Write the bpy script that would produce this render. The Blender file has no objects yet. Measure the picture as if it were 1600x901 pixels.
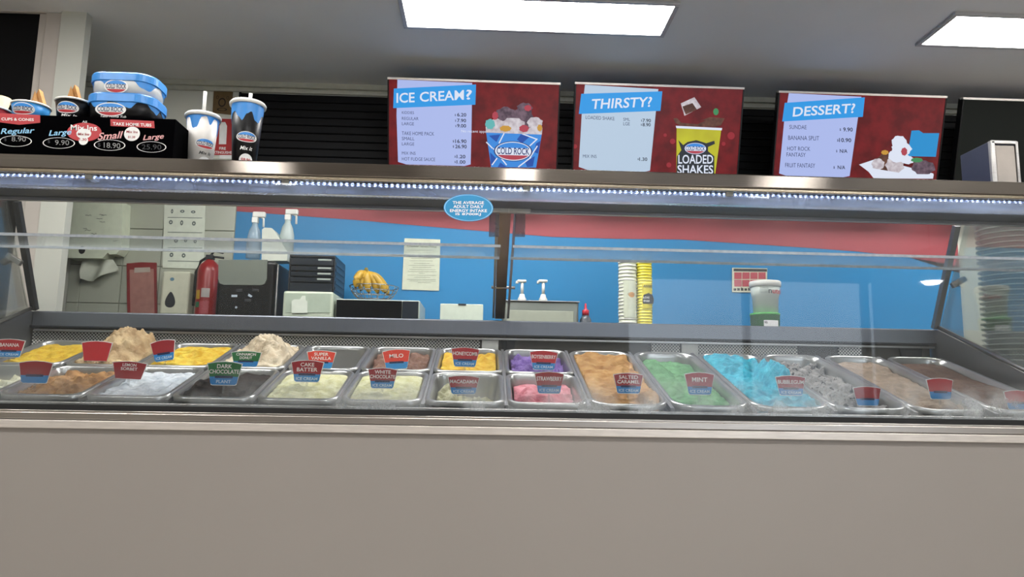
import bpy, bmesh, math, random
from mathutils import Vector, Matrix, noise
from mathutils.geometry import tessellate_polygon
random.seed(7)
sc = bpy.context.scene
COL = sc.collection
R = math.radians
F, EYE = 1150.0, Vector((0, 0, 0.85))

# ------------------------------------------------------------------ camera
yc = Vector((756 - 800, -(612 - 450.5), -F)).normalized()
hr = Vector((math.cos(R(1.0)), -math.sin(R(1.0)), 0))
xc = (hr - hr.dot(yc) * yc).normalized()
zc = xc.cross(yc)
ROT = Matrix((xc, yc, zc))                      # camera axes -> world axes
cam_d = bpy.data.cameras.new('camera')
cam_d.sensor_width = 36.0
cam_d.lens = 36.0 * F / 1600
cam_d.clip_start = 0.02
cam = bpy.data.objects.new('camera', cam_d)
COL.objects.link(cam)
cam.matrix_world = Matrix.Translation(EYE) @ ROT.to_4x4()
sc.camera = cam

# ------------------------------------------------------------------ light levels
sc.view_settings.view_transform = 'Standard'
sc.view_settings.look = 'None'
sc.view_settings.gamma = 1.0
sc.view_settings.exposure = 0.22
sc.view_settings.use_curve_mapping = False
PANEL_L = 30.0      # ceiling light panels
LED_L = 4.0         # LED strip under the hood
world = bpy.data.worlds.new('world')
sc.world = world
world.use_nodes = True
world.node_tree.nodes['Background'].inputs[0].default_value = (0.75, 0.82, 0.9, 1)
world.node_tree.nodes['Background'].inputs[1].default_value = 3.0
sc.cycles.max_bounces = 8
sc.cycles.diffuse_bounces = 5
sc.cycles.transparent_max_bounces = 16
sc.cycles.sample_clamp_indirect = 4.0
sc.cycles.caustics_reflective = False
sc.cycles.caustics_refractive = False


# ------------------------------------------------------------------ pixel / plane helpers
def ray(px, py):
    return ROT @ Vector(((px - 800) / F, -(py - 450.5) / F, -1))


def P(px, py, Y):
    d = ray(px, py)
    return EYE + d * (Y / d.y)


class Pl:
    """A flat place: origin, across and up directions; normal towards the viewer side."""
    def __init__(s, O, ux=(1, 0, 0), uy=(0, 0, 1)):
        s.O, s.ux, s.uy = Vector(O), Vector(ux).normalized(), Vector(uy).normalized()
        s.n = s.ux.cross(s.uy)

    def __call__(s, u, v, l=0.0):
        return s.O + s.ux * u + s.uy * v + s.n * l

    def px(s, px, py):
        d = ray(px, py)
        t = (s.O - EYE).dot(s.n) / d.dot(s.n)
        q = EYE + d * t - s.O
        return (q.dot(s.ux), q.dot(s.uy))


def vplane(Y):
    return Pl((0, Y, 0))


# ------------------------------------------------------------------ materials
def lin(c):
    if isinstance(c, str):
        c = [int(c[i:i + 2], 16) / 255 for i in (0, 2, 4)]
    return tuple(x / 12.92 if x <= .04045 else ((x + .055) / 1.055) ** 2.4 for x in c)


MATS = {}


def mat(name, col, rough=.5, metal=0.0, var=.06, scale=30, bump=0.0, bscale=None, spec=.5, stretch=None, alpha=1, coat=0, sss=0):
    if name in MATS:
        return MATS[name]
    m = bpy.data.materials.new(name)
    m.use_nodes = True
    nt = m.node_tree
    b = nt.nodes['Principled BSDF']
    c = lin(col)
    b.inputs['Roughness'].default_value = rough
    b.inputs['Metallic'].default_value = metal
    b.inputs['Specular IOR Level'].default_value = spec
    b.inputs['Alpha'].default_value = alpha
    b.inputs['Coat Weight'].default_value = coat
    if sss:
        b.inputs['Subsurface Weight'].default_value = sss
        b.inputs['Subsurface Radius'].default_value = (.01, .008, .006)
    tc = nt.nodes.new('ShaderNodeTexCoord')
    mp = nt.nodes.new('ShaderNodeMapping')
    nt.links.new(tc.outputs['Object'], mp.inputs[0])
    if stretch:
        mp.inputs['Scale'].default_value = stretch
    n = nt.nodes.new('ShaderNodeTexNoise')
    n.inputs['Scale'].default_value = scale
    n.inputs['Detail'].default_value = 4
    nt.links.new(mp.outputs[0], n.inputs['Vector'])
    rp = nt.nodes.new('ShaderNodeValToRGB')
    rp.color_ramp.elements[0].position = .3
    rp.color_ramp.elements[1].position = .7
    rp.color_ramp.elements[0].color = tuple(x * (1 - var) for x in c) + (1,)
    rp.color_ramp.elements[1].color = tuple(min(1, x * (1 + var)) for x in c) + (1,)
    nt.links.new(n.outputs[0], rp.inputs[0])
    nt.links.new(rp.outputs[0], b.inputs['Base Color'])
    if bump:
        bn = nt.nodes.new('ShaderNodeBump')
        bn.inputs['Strength'].default_value = bump
        bn.inputs['Distance'].default_value = .004
        if bscale:
            n2 = nt.nodes.new('ShaderNodeTexNoise')
            n2.inputs['Scale'].default_value = bscale
            n2.inputs['Detail'].default_value = 5
            nt.links.new(mp.outputs[0], n2.inputs['Vector'])
            nt.links.new(n2.outputs[0], bn.inputs['Height'])
        else:
            nt.links.new(n.outputs[0], bn.inputs['Height'])
        nt.links.new(bn.outputs[0], b.inputs['Normal'])
    MATS[name] = m
    return m


def emit(name, col, s=1.0, var=0.0, scale=20, col2=None, lo=.35, hi=.65):
    """a lit screen or lamp surface"""
    if name in MATS:
        return MATS[name]
    m = bpy.data.materials.new(name)
    m.use_nodes = True
    nt = m.node_tree
    b = nt.nodes['Principled BSDF']
    b.inputs['Base Color'].default_value = (.01, .01, .01, 1)
    b.inputs['Roughness'].default_value = .25
    b.inputs['Specular IOR Level'].default_value = .15
    c = lin(col)
    b.inputs['Emission Color'].default_value = c + (1,)
    b.inputs['Emission Strength'].default_value = s
    if col2:
        tc = nt.nodes.new('ShaderNodeTexCoord')
        n = nt.nodes.new('ShaderNodeTexNoise')
        n.inputs['Scale'].default_value = scale
        n.inputs['Detail'].default_value = 3
        rp = nt.nodes.new('ShaderNodeValToRGB')
        rp.color_ramp.elements[0].position = lo
        rp.color_ramp.elements[1].position = hi
        rp.color_ramp.elements[0].color = c + (1,)
        rp.color_ramp.elements[1].color = lin(col2) + (1,)
        nt.links.new(tc.outputs['Object'], n.inputs['Vector'])
        nt.links.new(n.outputs[0], rp.inputs[0])
        nt.links.new(rp.outputs[0], b.inputs['Emission Color'])
    MATS[name] = m
    return m


def lampmat(name, col, s):
    m = bpy.data.materials.new(name)
    m.use_nodes = True
    nt = m.node_tree
    nt.nodes.clear()
    o = nt.nodes.new('ShaderNodeOutputMaterial')
    e = nt.nodes.new('ShaderNodeEmission')
    e.inputs[0].default_value = tuple(col) + (1,)
    e.inputs[1].default_value = s
    nt.links.new(e.outputs[0], o.inputs[0])
    return m


def glass(name, tint=(.95, .97, .97), refl=1.0, haze=.02, fog=0.0, fogz=None, rough=.02):
    """thin pane: see-through, a mirror share by angle, a whitish haze mixed in to imitate glare, and condensation near the bottom"""
    m = bpy.data.materials.new(name)
    m.use_nodes = True
    nt = m.node_tree
    nt.nodes.clear()
    N = nt.nodes.new
    L = nt.links.new
    out = N('ShaderNodeOutputMaterial')
    tr = N('ShaderNodeBsdfTransparent')
    tr.inputs[0].default_value = tuple(tint) + (1,)
    gl = N('ShaderNodeBsdfGlossy')
    gl.inputs['Roughness'].default_value = rough
    fr = N('ShaderNodeFresnel')
    fr.inputs[0].default_value = 1.45
    mu = N('ShaderNodeMath')
    mu.operation = 'MULTIPLY'
    mu.inputs[1].default_value = refl
    L(fr.outputs[0], mu.inputs[0])
    m1 = N('ShaderNodeMixShader')
    L(mu.outputs[0], m1.inputs[0])
    L(tr.outputs[0], m1.inputs[1])
    L(gl.outputs[0], m1.inputs[2])
    df = N('ShaderNodeBsdfDiffuse')
    df.inputs[0].default_value = (.85, .88, .88, 1)
    tl = N('ShaderNodeBsdfTranslucent')
    tl.inputs[0].default_value = (.85, .88, .88, 1)
    ad = N('ShaderNodeMixShader')
    ad.inputs[0].default_value = .5
    L(df.outputs[0], ad.inputs[1])
    L(tl.outputs[0], ad.inputs[2])
    m2 = N('ShaderNodeMixShader')
    L(m1.outputs[0], m2.inputs[1])
    L(ad.outputs[0], m2.inputs[2])
    tc = N('ShaderNodeTexCoord')
    n = N('ShaderNodeTexNoise')
    n.inputs['Scale'].default_value = 2.2
    n.inputs['Detail'].default_value = 2
    L(tc.outputs['Object'], n.inputs['Vector'])
    r = N('ShaderNodeMapRange')
    r.inputs[1].default_value = .3
    r.inputs[2].default_value = .75
    r.inputs[3].default_value = haze * .4  # uneven whitish mix paints the reflected haze into the pane
    r.inputs[4].default_value = haze * 1.8
    L(n.outputs[0], r.inputs[0])
    fac = r.outputs[0]
    if fog:
        sx = N('ShaderNodeSeparateXYZ')
        L(tc.outputs['Object'], sx.inputs[0])
        z = N('ShaderNodeMapRange')       # condensation: dense at the foot, gone above
        z.inputs[1].default_value = fogz[0]
        z.inputs[2].default_value = fogz[1]
        z.inputs[3].default_value = 1
        z.inputs[4].default_value = 0
        L(sx.outputs[2], z.inputs[0])
        xr = N('ShaderNodeMapRange')      # more of it towards the right end
        xr.inputs[1].default_value = -2
        xr.inputs[2].default_value = 2
        xr.inputs[3].default_value = .12
        xr.inputs[4].default_value = 1
        L(sx.outputs[0], xr.inputs[0])
        n2 = N('ShaderNodeTexNoise')
        n2.inputs['Scale'].default_value = 9
        n2.inputs['Detail'].default_value = 2
        L(tc.outputs['Object'], n2.inputs['Vector'])
        r2 = N('ShaderNodeMapRange')
        r2.inputs[1].default_value = .36
        r2.inputs[2].default_value = .62
        L(n2.outputs[0], r2.inputs[0])
        n3 = N('ShaderNodeTexVoronoi')
        n3.inputs['Scale'].default_value = 190
        L(tc.outputs['Object'], n3.inputs['Vector'])
        r3 = N('ShaderNodeMapRange')
        r3.inputs[1].default_value = .15
        r3.inputs[2].default_value = .6
        r3.inputs[3].default_value = .72
        r3.inputs[4].default_value = 1
        L(n3.outputs[0], r3.inputs[0])
        a = z.outputs[0]
        for q in (xr.outputs[0], r2.outputs[0], r3.outputs[0]):
            k = N('ShaderNodeMath')
            k.operation = 'MULTIPLY'
            L(a, k.inputs[0])
            L(q, k.inputs[1])
            a = k.outputs[0]
        k = N('ShaderNodeMath')
        k.operation = 'MULTIPLY_ADD'
        k.inputs[1].default_value = fog
        k.use_clamp = True
        L(a, k.inputs[0])
        L(fac, k.inputs[2])
        fac = k.outputs[0]
    L(fac, m2.inputs[0])
    L(m2.outputs[0], out.inputs[0])
    return m


def steel(name, col='a8a6a4', rough=.32, brush=(1.5, 1.5, 260), bump=.12, metal=1.0):
    m = mat(name, col, rough, metal, .10, 3.0, bump=bump, bscale=3.0, stretch=brush)
    return m


def perforated(name):
    m = bpy.data.materials.new(name)
    m.use_nodes = True
    nt = m.node_tree
    b = nt.nodes['Principled BSDF']
    b.inputs['Metallic'].default_value = .0
    b.inputs['Roughness'].default_value = .4
    tc = nt.nodes.new('ShaderNodeTexCoord')
    mp = nt.nodes.new('ShaderNodeMapping')
    mp.inputs['Rotation'].default_value = (0, R(45), 0)
    v = nt.nodes.new('ShaderNodeTexVoronoi')
    v.inputs['Randomness'].default_value = 0
    v.inputs['Scale'].default_value = 98
    nt.links.new(tc.outputs['Object'], mp.inputs[0])
    nt.links.new(mp.outputs[0], v.inputs['Vector'])
    rp = nt.nodes.new('ShaderNodeValToRGB')
    rp.color_ramp.interpolation = 'CONSTANT'
    rp.color_ramp.elements[0].color = (.01, .01, .012, 1)
    rp.color_ramp.elements[1].position = .36
    rp.color_ramp.elements[1].color = (.8, .78, .72, 1)
    sx = nt.nodes.new('ShaderNodeSeparateXYZ')
    cb = nt.nodes.new('ShaderNodeCombineXYZ')
    nt.links.new(tc.outputs['Object'], sx.inputs[0])
    nt.links.new(sx.outputs[0], cb.inputs[0])
    nt.links.new(sx.outputs[2], cb.inputs[2])
    nt.links.new(cb.outputs[0], mp.inputs[0])
    nt.links.new(v.outputs['Distance'], rp.inputs[0])
    nt.links.new(rp.outputs[0], b.inputs['Base Color'])
    return m


# ------------------------------------------------------------------ object helpers
ORG = {}


def tag(o, label, cat, group=None, kind=None):
    if label:
        o['label'] = label
    if cat:
        o['category'] = cat
    if group:
        o['group'] = group
    if kind:
        o['kind'] = kind
    return o


def thing(name, label, cat, loc, group=None):
    o = bpy.data.objects.new(name, None)
    o.empty_display_size = .02
    COL.objects.link(o)
    o.location = loc
    ORG[o.name] = Vector(loc)
    return tag(o, label, cat, group)


class MB:
    """collects shapes given in world space; build() makes ONE mesh object"""
    def __init__(s):
        s.v, s.f, s.sm = [], [], []

    def add(s, vs, fs, smooth=False):
        k = len(s.v)
        s.v += [Vector(q) for q in vs]
        s.f += [tuple(i + k for i in f) for f in fs]
        s.sm += [smooth] * len(fs)
        return s

    def box(s, x0, x1, y0, y1, z0, z1, bev=0.0, M=None, seg=2):
        bm = bmesh.new()
        bmesh.ops.create_cube(bm, size=1)
        for q in bm.verts:
            q.co = Vector(((x0 + x1) / 2 + q.co.x * (x1 - x0), (y0 + y1) / 2 + q.co.y * (y1 - y0), (z0 + z1) / 2 + q.co.z * (z1 - z0)))
        if bev:
            bmesh.ops.bevel(bm, geom=bm.edges[:], offset=bev, segments=seg, affect='EDGES', profile=.5)
        bm.verts.index_update()
        s.add([(M @ q.co) if M else q.co.copy() for q in bm.verts], [[q.index for q in f.verts] for f in bm.faces], False)
        bm.free()
        return s

    def lathe(s, prof, M=Matrix(), seg=28, caps=True, smooth=True, a0=0, a1=2 * math.pi):
        full = abs(a1 - a0 - 2 * math.pi) < 1e-6
        n = seg if full else seg + 1
        vs, fs = [], []
        for r, z in prof:
            for i in range(n):
                a = a0 + (a1 - a0) * i / seg
                vs.append(M @ Vector((r * math.cos(a), r * math.sin(a), z)))
        for j in range(len(prof) - 1):
            for i in range(n if full else n - 1):
                k = (i + 1) % n
                fs.append((j * n + i, j * n + k, (j + 1) * n + k, (j + 1) * n + i))
        s.add(vs, fs, smooth)
        if caps and full:
            k = len(s.v) - len(vs)
            if prof[0][0] > 1e-5:
                s.f.append(tuple(k + i for i in range(n))[::-1]); s.sm.append(False)
            if prof[-1][0] > 1e-5:
                s.f.append(tuple(k + (len(prof) - 1) * n + i for i in range(n))); s.sm.append(False)
        return s

    def tube(s, pts, r, seg=8, close=False):
        pts = [Vector(p) for p in pts]
        n = len(pts)
        rs = r if isinstance(r, (list, tuple)) else [r] * n
        vs, fs = [], []
        up = Vector((0, 0, 1))
        for i, p in enumerate(pts):
            if close:
                t = pts[(i + 1) % n] - pts[i - 1]
            else:
                t = pts[min(i + 1, n - 1)] - pts[max(i - 1, 0)]
            t.normalize()
            a = t.cross(up if abs(t.z) < .95 else Vector((1, 0, 0))).normalized()
            b = a.cross(t)
            for k in range(seg):
                w = 2 * math.pi * k / seg
                vs.append(p + (a * math.cos(w) + b * math.sin(w)) * rs[i])
        for i in range(n if close else n - 1):
            j = (i + 1) % n
            for k in range(seg):
                l = (k + 1) % seg
                fs.append((i * seg + k, i * seg + l, j * seg + l, j * seg + k))
        if not close:
            fs.append(tuple(range(seg))[::-1])
            fs.append(tuple((n - 1) * seg + k for k in range(seg)))
        return s.add(vs, fs, True)

    def flat(s, pl, pts, lift=0.0):
        """flat print: polygon of plane coordinates"""
        tri = tessellate_polygon([[Vector((u, v, 0)) for u, v in pts]])
        vs = [pl(u, v, lift) for u, v in pts]
        fs = []
        for t in tri:
            a, b, c = [Vector(pts[i]) for i in t]
            if (b - a).cross(c - a) < 0:
                t = t[::-1]
            fs.append(tuple(t))
        return s.add(vs, fs)

    def slab(s, pl, pts, d, lift=0.0):
        """polygon with thickness d behind its face"""
        n = len(pts)
        area = sum(pts[i][0] * pts[(i + 1) % n][1] - pts[(i + 1) % n][0] * pts[i][1] for i in range(n))
        if area < 0:
            pts = pts[::-1]
        s.flat(pl, pts, lift)
        k = len(s.v)
        s.v += [pl(u, v, lift) for u, v in pts] + [pl(u, v, lift - d) for u, v in pts]
        for i in range(n):
            j = (i + 1) % n
            s.f.append((k + j, k + i, k + n + i, k + n + j)); s.sm.append(False)
        tri = tessellate_polygon([[Vector((u, v, 0)) for u, v in pts]])
        for t in tri:
            a, b, c = [Vector(pts[i]) for i in t]
            if (b - a).cross(c - a) > 0:
                t = t[::-1]
            s.f.append(tuple(k + n + i for i in t)); s.sm.append(False)
        return s

    def oval(s, surf, cu, cv, ru, rv, lift=0.0, inner=0.0, seg=36, rings=4, rot=0.0):
        """disc or ring (inner = share of radius) laid on any surface"""
        vs, fs = [], []
        cr, sr = math.cos(rot), math.sin(rot)
        for j in range(rings + 1):
            k = inner + (1 - inner) * j / rings
            for i in range(seg):
                a = 2 * math.pi * i / seg
                du, dv = ru * k * math.cos(a), rv * k * math.sin(a)
                vs.append(surf(cu + du * cr - dv * sr, cv + du * sr + dv * cr, lift))
        for j in range(rings):
            for i in range(seg):
                l = (i + 1) % seg
                fs.append((j * seg + i, (j + 1) * seg + i, (j + 1) * seg + l, j * seg + l))
        return s.add(vs, fs)

    def build(s, name, m, parent=None, label=None, cat=None, group=None, kind=None):
        me = bpy.data.meshes.new(name)
        if parent is not None:
            o0 = ORG[parent.name]
        else:
            xs = [q.x for q in s.v]; ys = [q.y for q in s.v]; zs = [q.z for q in s.v]
            o0 = Vector(((min(xs) + max(xs)) / 2, (min(ys) + max(ys)) / 2, min(zs)))
        me.from_pydata([q - o0 for q in s.v], [], s.f)
        me.polygons.foreach_set('use_smooth', s.sm)
        me.validate()
        me.update()
        me.materials.append(m)
        o = bpy.data.objects.new(name, me)
        COL.objects.link(o)
        if parent is None:
            o.location = o0
        else:
            o.parent = parent
        ORG[o.name] = o0
        return tag(o, label, cat, group, kind)


TXT = {}


def glyphs(s, bold):
    if (s, bold) not in TXT:
        cu = bpy.data.curves.new('t', 'FONT')
        cu.body = s
        cu.offset = .016 if bold else 0.0
        cu.resolution_u = 3
        cu.fill_mode = 'FRONT'
        ob = bpy.data.objects.new('t', cu)
        me = bpy.data.meshes.new_from_object(ob)
        vs = [(q.co.x, q.co.y) for q in me.vertices]
        fs = [tuple(p.vertices) for p in me.polygons]
        bpy.data.objects.remove(ob)
        bpy.data.curves.remove(cu)
        bpy.data.meshes.remove(me)
        x0 = min(a for a, b in vs); x1 = max(a for a, b in vs)
        y0 = min(b for a, b in vs); y1 = max(b for a, b in vs)
        TXT[(s, bold)] = ([((a - x0) / (x1 - x0), (b - y0) / (y1 - y0)) for a, b in vs], fs)
    return TXT[(s, bold)]


def put_text(mb, surf, s, lb, rb, lt, lift, bold=True, slant=0.0):
    """lettering fitted into the parallelogram left-bottom, right-bottom, left-top (surface coordinates)"""
    vs, fs = glyphs(s, bold)
    h = math.hypot(lt[0] - lb[0], lt[1] - lb[1])
    out = []
    for a, b in vs:
        u = lb[0] + a * (rb[0] - lb[0]) + b * (lt[0] - lb[0]) + slant * h * b
        v = lb[1] + a * (rb[1] - lb[1]) + b * (lt[1] - lb[1])
        out.append(surf(u, v, lift))
    mb.add(out, fs)


def ctext(mb, surf, s, cu, cv, w, h, lift, bold=True, slant=0.0, dv=0.0):
    put_text(mb, surf, s, (cu - w / 2, cv - h / 2 - dv / 2), (cu + w / 2, cv - h / 2 + dv / 2), (cu - w / 2, cv + h / 2 - dv / 2), lift, bold, slant)


def dup(root, off, label=None, group=None):
    r = root.copy()
    COL.objects.link(r)
    r.location = root.location + Vector(off)
    if label:
        r['label'] = label
    if group:
        r['group'] = group
    for ch in list(root.children):
        c = ch.copy(); COL.objects.link(c); c.parent = r
        for g in ch.children:
            d = g.copy(); COL.objects.link(d); d.parent = c
    return r


# ------------------------------------------------------------------ shared materials
M_white = mat('white_plastic', 'dcdcd6', .4)
M_black = mat('black_plastic', '0a0a0b', .5, spec=.25)
M_blackgl = mat('black_gloss', '070708', .3, spec=.25)
M_steel = steel('brushed_steel')
M_steeld = steel('dull_steel', '8a8a8c', .42)
M_pan = mat('pan_steel', 'b4b4b2', .28, .9, .08, 12)
M_darkm = mat('dark_metal', '26282c', .5, .3)
M_card = mat('print_white', 'e8e8e6', .5)
M_red = mat('print_red', 'b3232b', .45)
M_redd = mat('print_dark_red', '9c1f27', .45)
M_green = mat('print_green', '1f6b35', .45)
M_blue = mat('print_blue', '2f86c8', .4)
M_sky = mat('drip_blue', '3f8fdc', .35)
M_navy = mat('print_navy', '14204a', .45)
M_ink = mat('print_black', '101012', .5)
M_cone = mat('waffle', 'c08a4e', .7, 0, .15, 60, bump=.5)
M_pink = mat('print_pink', 'd9a0a0', .5)
M_lblue = mat('print_light_blue', '8cc4e6', .5)

WALL_Y = 4.2
CEIL = 2.632
# ================================================================== THE ROOM
m_wall = mat('wall_paint', 'd4d4c8', .7, 0, .03, 3)
m_ceil = mat('ceiling_paint', 'dcdcde', .75, 0, .025, 2)
m_floor = mat('floor_vinyl', 'bdb6ae', .5, 0, .08, 5)
m_blue = mat('wall_blue_paint', '187ab0', .45, 0, .04, 1.5)
m_redp = mat('wall_red_paint', '9a3f47', .5, 0, .05, 2)
X0, X1, Y0 = -4.6, 5.2, -5.2
o = MB().box(X0, X1, Y0, WALL_Y, -.1, 0).build('floor', m_floor, kind='structure')
o = MB().box(X0, X1, Y0, WALL_Y + .1, CEIL, CEIL + .1).build('ceiling', m_ceil, kind='structure')
wall_back = MB().box(X0, X1, WALL_Y, WALL_Y + .1, 0, CEIL).build('wall_back', m_wall, kind='structure')
MB().box(X0 - .1, X0, Y0, WALL_Y, 0, CEIL).build('wall_left', m_wall, kind='structure')
MB().box(X1, X1 + .1, Y0, WALL_Y, 0, CEIL).build('wall_right', mat('side_wall_paint', 'b0aca4', .7, 0, .03, 3), kind='structure')
# shopfront side behind the viewer: a wall with wide window openings above a low sill
w = MB()
w.box(X0, 1.9, Y0 - .1, Y0, 0, CEIL)
w.box(1.9, X1, Y0 - .1, Y0, 0, .12)
w.box(1.9, X1, Y0 - .1, Y0, 2.4, CEIL)
for x in (3.45, X1 - .12):
    w.box(x, x + .08, Y0 - .1, Y0, .12, 2.4)
w.build('wall_front', mat('shop_wall_paint', '8e8880', .7, 0, .03, 3), kind='structure')

wp = vplane(WALL_Y)
bl = P(365, 400, WALL_Y).x
br = P(1497, 400, WALL_Y).x
# blue painted field and the red wave above it
MB().box(bl, br, WALL_Y - .002, WALL_Y, 0, 1.95).build('blue_paint', m_blue, wall_back)
low = [(365, 330), (450, 336), (560, 344), (660, 353), (766, 362), (862, 370), (960, 373), (1060, 374), (1168, 381), (1260, 387), (1340, 393), (1420, 402), (1500, 416), (1560, 428)]
pts = [wp.px(*q) for q in low]
pts[0] = (bl, pts[0][1]); pts[-1] = (br, pts[-1][1])
pts = pts + [(br, 1.90), (bl, 1.90)]
MB().flat(wp, pts, .004).build('red_wave', m_redp, wall_back)
# square white tiles left of the blue field
m_tile = mat('white_tile', 'a8ab9c', .22, 0, .04, 2)
m_grout = mat('grout', '8c8c80', .9)
tx0, tx1 = P(112, 400, WALL_Y).x, bl
gx = [P(x, 400, WALL_Y).x for x in (131, 194, 253, 313)]
MB().box(tx0, tx1, WALL_Y - .003, WALL_Y, .9, 2.06).build('tile_grout', m_grout, wall_back)
edges_x = [tx0] + gx + [tx1]
pitch = .215
zj = P(215, 416, WALL_Y).z
zs = [zj + pitch * i for i in range(-3, 4)]
for i in range(len(edges_x) - 1):
    for j in range(len(zs) - 1):
        MB().box(edges_x[i] + .002, edges_x[i + 1] - .002, WALL_Y - .012, WALL_Y - .002, zs[j] + .002, zs[j + 1] - .002, .0015, seg=1).build('tile', m_tile, wall_back)
# cornice
zt, zb = CEIL, P(400, 143, WALL_Y - .02).z
c = MB()
c.box(P(128, 100, WALL_Y).x, X1, WALL_Y - .035, WALL_Y, zt - .03, zt)
c.box(P(128, 100, WALL_Y).x, X1, WALL_Y - .018, WALL_Y, zb, zt - .03, .004)
c.build('trim_1', mat('cornice_paint', 'c2c2b6', .6), kind='structure')
# dark roller shutter over the servery behind, slat by slat
sx0 = P(376, 200, WALL_Y).x
m_sh = mat('shutter_black', '0b0b0d', .6, 0, .1, 8, spec=.15)
sh = thing('roller_shutter', 'closed black slatted shutter on the back wall behind the menu screens', 'shutter', (sx0, WALL_Y, 1.95))
z = 1.95
top = zb - .012
n = 13
dz = (top - z) / n
for i in range(n):
    MB().box(sx0, X1 - .3, WALL_Y - .028, WALL_Y - .004, z + dz * i + .002, z + dz * (i + 1) - .001, .004, seg=1).build('slat', m_sh, sh)
MB().box(sx0 - .012, sx0, WALL_Y - .035, WALL_Y, 1.93, top).build('guide_rail', m_sh, sh)

# partition with pillar and door at the far left, just behind the case
pY = 3.41
px0, px1 = P(92, 60, pY).x, P(131.5, 60, pY).x
MB().box(px0, px1, pY, pY + .05, 0, CEIL).build('trim_2', mat('pillar_paint', 'c0c1b8', .3, 0, .05, 3), kind='structure')
dY = pY + .012
m_frame = mat('door_frame_paint', 'b8b0a8', .5, 0, .06, 6)
dx1 = px0 - .002
da = P(65, 80, dY).x
db = P(53, 80, dY).x
dz1 = P(40, 24, dY).z
door = thing('door_1', None, None, (da, dY, 0))
door['kind'] = 'structure'
d = MB()
d.box(da, dx1, dY, dY + .05, 0, CEIL - .001, .006)
d.box(X0, da, dY, dY + .05, dz1 + .02, CEIL - .001, .004)
d.build('door_frame', m_frame, door)
MB().box(db, da - .003, dY + .012, dY + .04, 0, dz1 + .018, .003).build('stile', m_frame, door)
MB().box(X0, db - .001, dY + .02, dY + .035, 0, dz1 + .018).build('dark_pane', mat('door_dark', '060608', .4, spec=.2), door)

# ------------------------------------------------------------------ ceiling lights
m_panel = lampmat('light_panel', (1.0, .985, .96), PANEL_L)
m_alu = mat('light_frame', 'b8b8ba', .4, .3)


def panel(cx, cy, wx, wy, label):
    t = thing('light_panel', label, 'ceiling light', (cx, cy, CEIL), 'rectangular ceiling light panels')
    f = MB()
    a, b = wx / 2, wy / 2
    e = .022
    f.box(cx - a - e, cx + a + e, cy - b - e, cy - b, CEIL - .014, CEIL, .002)
    f.box(cx - a - e, cx + a + e, cy + b, cy + b + e, CEIL - .014, CEIL, .002)
    f.box(cx - a - e, cx - a, cy - b, cy + b, CEIL - .014, CEIL, .002)
    f.box(cx + a, cx + a + e, cy - b, cy + b, CEIL - .014, CEIL, .002)
    f.build('frame', m_alu, t)
    MB().box(cx - a, cx + a, cy - b, cy + b, CEIL - .009, CEIL - .003).build('diffuser', m_panel, t)


panel(.212, 3.28, 1.25, .28, 'long lit ceiling panel right above the first two menu screens')
panel(2.79, 3.28, 1.25, .28, 'lit ceiling panel in the upper right corner, cut by the frame')
for i, x in enumerate((-1.78, .25, 2.42)):
    panel(x, -1.3, .2, 1.2, '%s lit ceiling panel behind the viewer, mirrored in the steel hood' % ('leftmost', 'middle', 'rightmost')[i])
for i, x in enumerate((-2.2, .25, 2.7)):  # added row out of view, raises the overall brightness
    panel(x, .75, 1.2, .3, '%s unseen ceiling panel added over the customer side to brighten the room' % ('leftmost', 'middle', 'rightmost')[i])
panel(-1.25, 2.4, 1.2, .3, 'unseen ceiling panel added above the left of the hood to brighten the staff side')  # added lamp out of view, lifts the staff side and left wall
# round pendant whose reflection shows in the glass
pd = thing('pendant_lamp', 'small round pendant lamp mirrored as a bright oval in the right glass', 'pendant lamp', (4.35, -2.5, CEIL))
MB().lathe([(.0, 0), (.05, 0), (.055, .02), (.0, .02)], Matrix.Translation((4.35, -2.5, CEIL - .02))).build('ceiling_rose', M_white, pd)
MB().tube([(4.35, -2.5, CEIL - .02), (4.35, -2.5, 2.10)], .005).build('cord', M_black, pd)
MB().lathe([(.02, .12), (.06, .11), (.11, .03), (.125, 0), (.118, 0), (.05, .10), (.02, .11)], Matrix.Translation((4.35, -2.5, 1.99)), caps=False).build('shade', M_white, pd)
MB().lathe([(.0, -.045), (.06, -.035), (.1, 0), (.1, .02), (0, .03)], Matrix.Translation((4.35, -2.5, 2.0)), caps=False).build('bulb', lampmat('pendant_glow', (1, .98, .94), 40), pd)

# ================================================================== DISPLAY CASE
CX0, CX1 = -1.98, 2.06
GY = 2.225
case = thing('display_case', 'long ice cream display freezer with steel hood, glass front and pale panelled base', 'display case', (.04, 2.8, 0))
m_front = mat('front_laminate', '88827d', .45, 0, .025, 1.2)
m_trim = mat('trim_aluminium', 'c6bfb8', .35, .4, .08, 20, stretch=(1, 1, 8))
zs0 = .771
MB().box(CX0 - .6, CX1 + .6, 2.2, 2.24, 0, zs0 - .002).build('front_panel', m_front, case)
m = MB()
m.box(CX0 - .6, CX1 + .6, 2.188, 2.24, zs0 - .045, zs0 - .022, .002)
m.build('lower_trim', m_trim, case)
m = MB()
m.box(CX0 - .6, CX1 + .6, 2.193, 2.24, zs0 - .020, zs0, .002)
m.box(CX0 - .6, CX1 + .6, 2.198, 2.212, zs0, zs0 + .006, .001)
m.build('upper_trim', steel('trim_steel', 'b0aaa4', .3), case)
MB().box(CX0 - .6, CX1 + .6, 2.213, 2.24, zs0, zs0 + .022).build('gasket', mat('rubber', '0a0a0b', .6), case)
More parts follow.
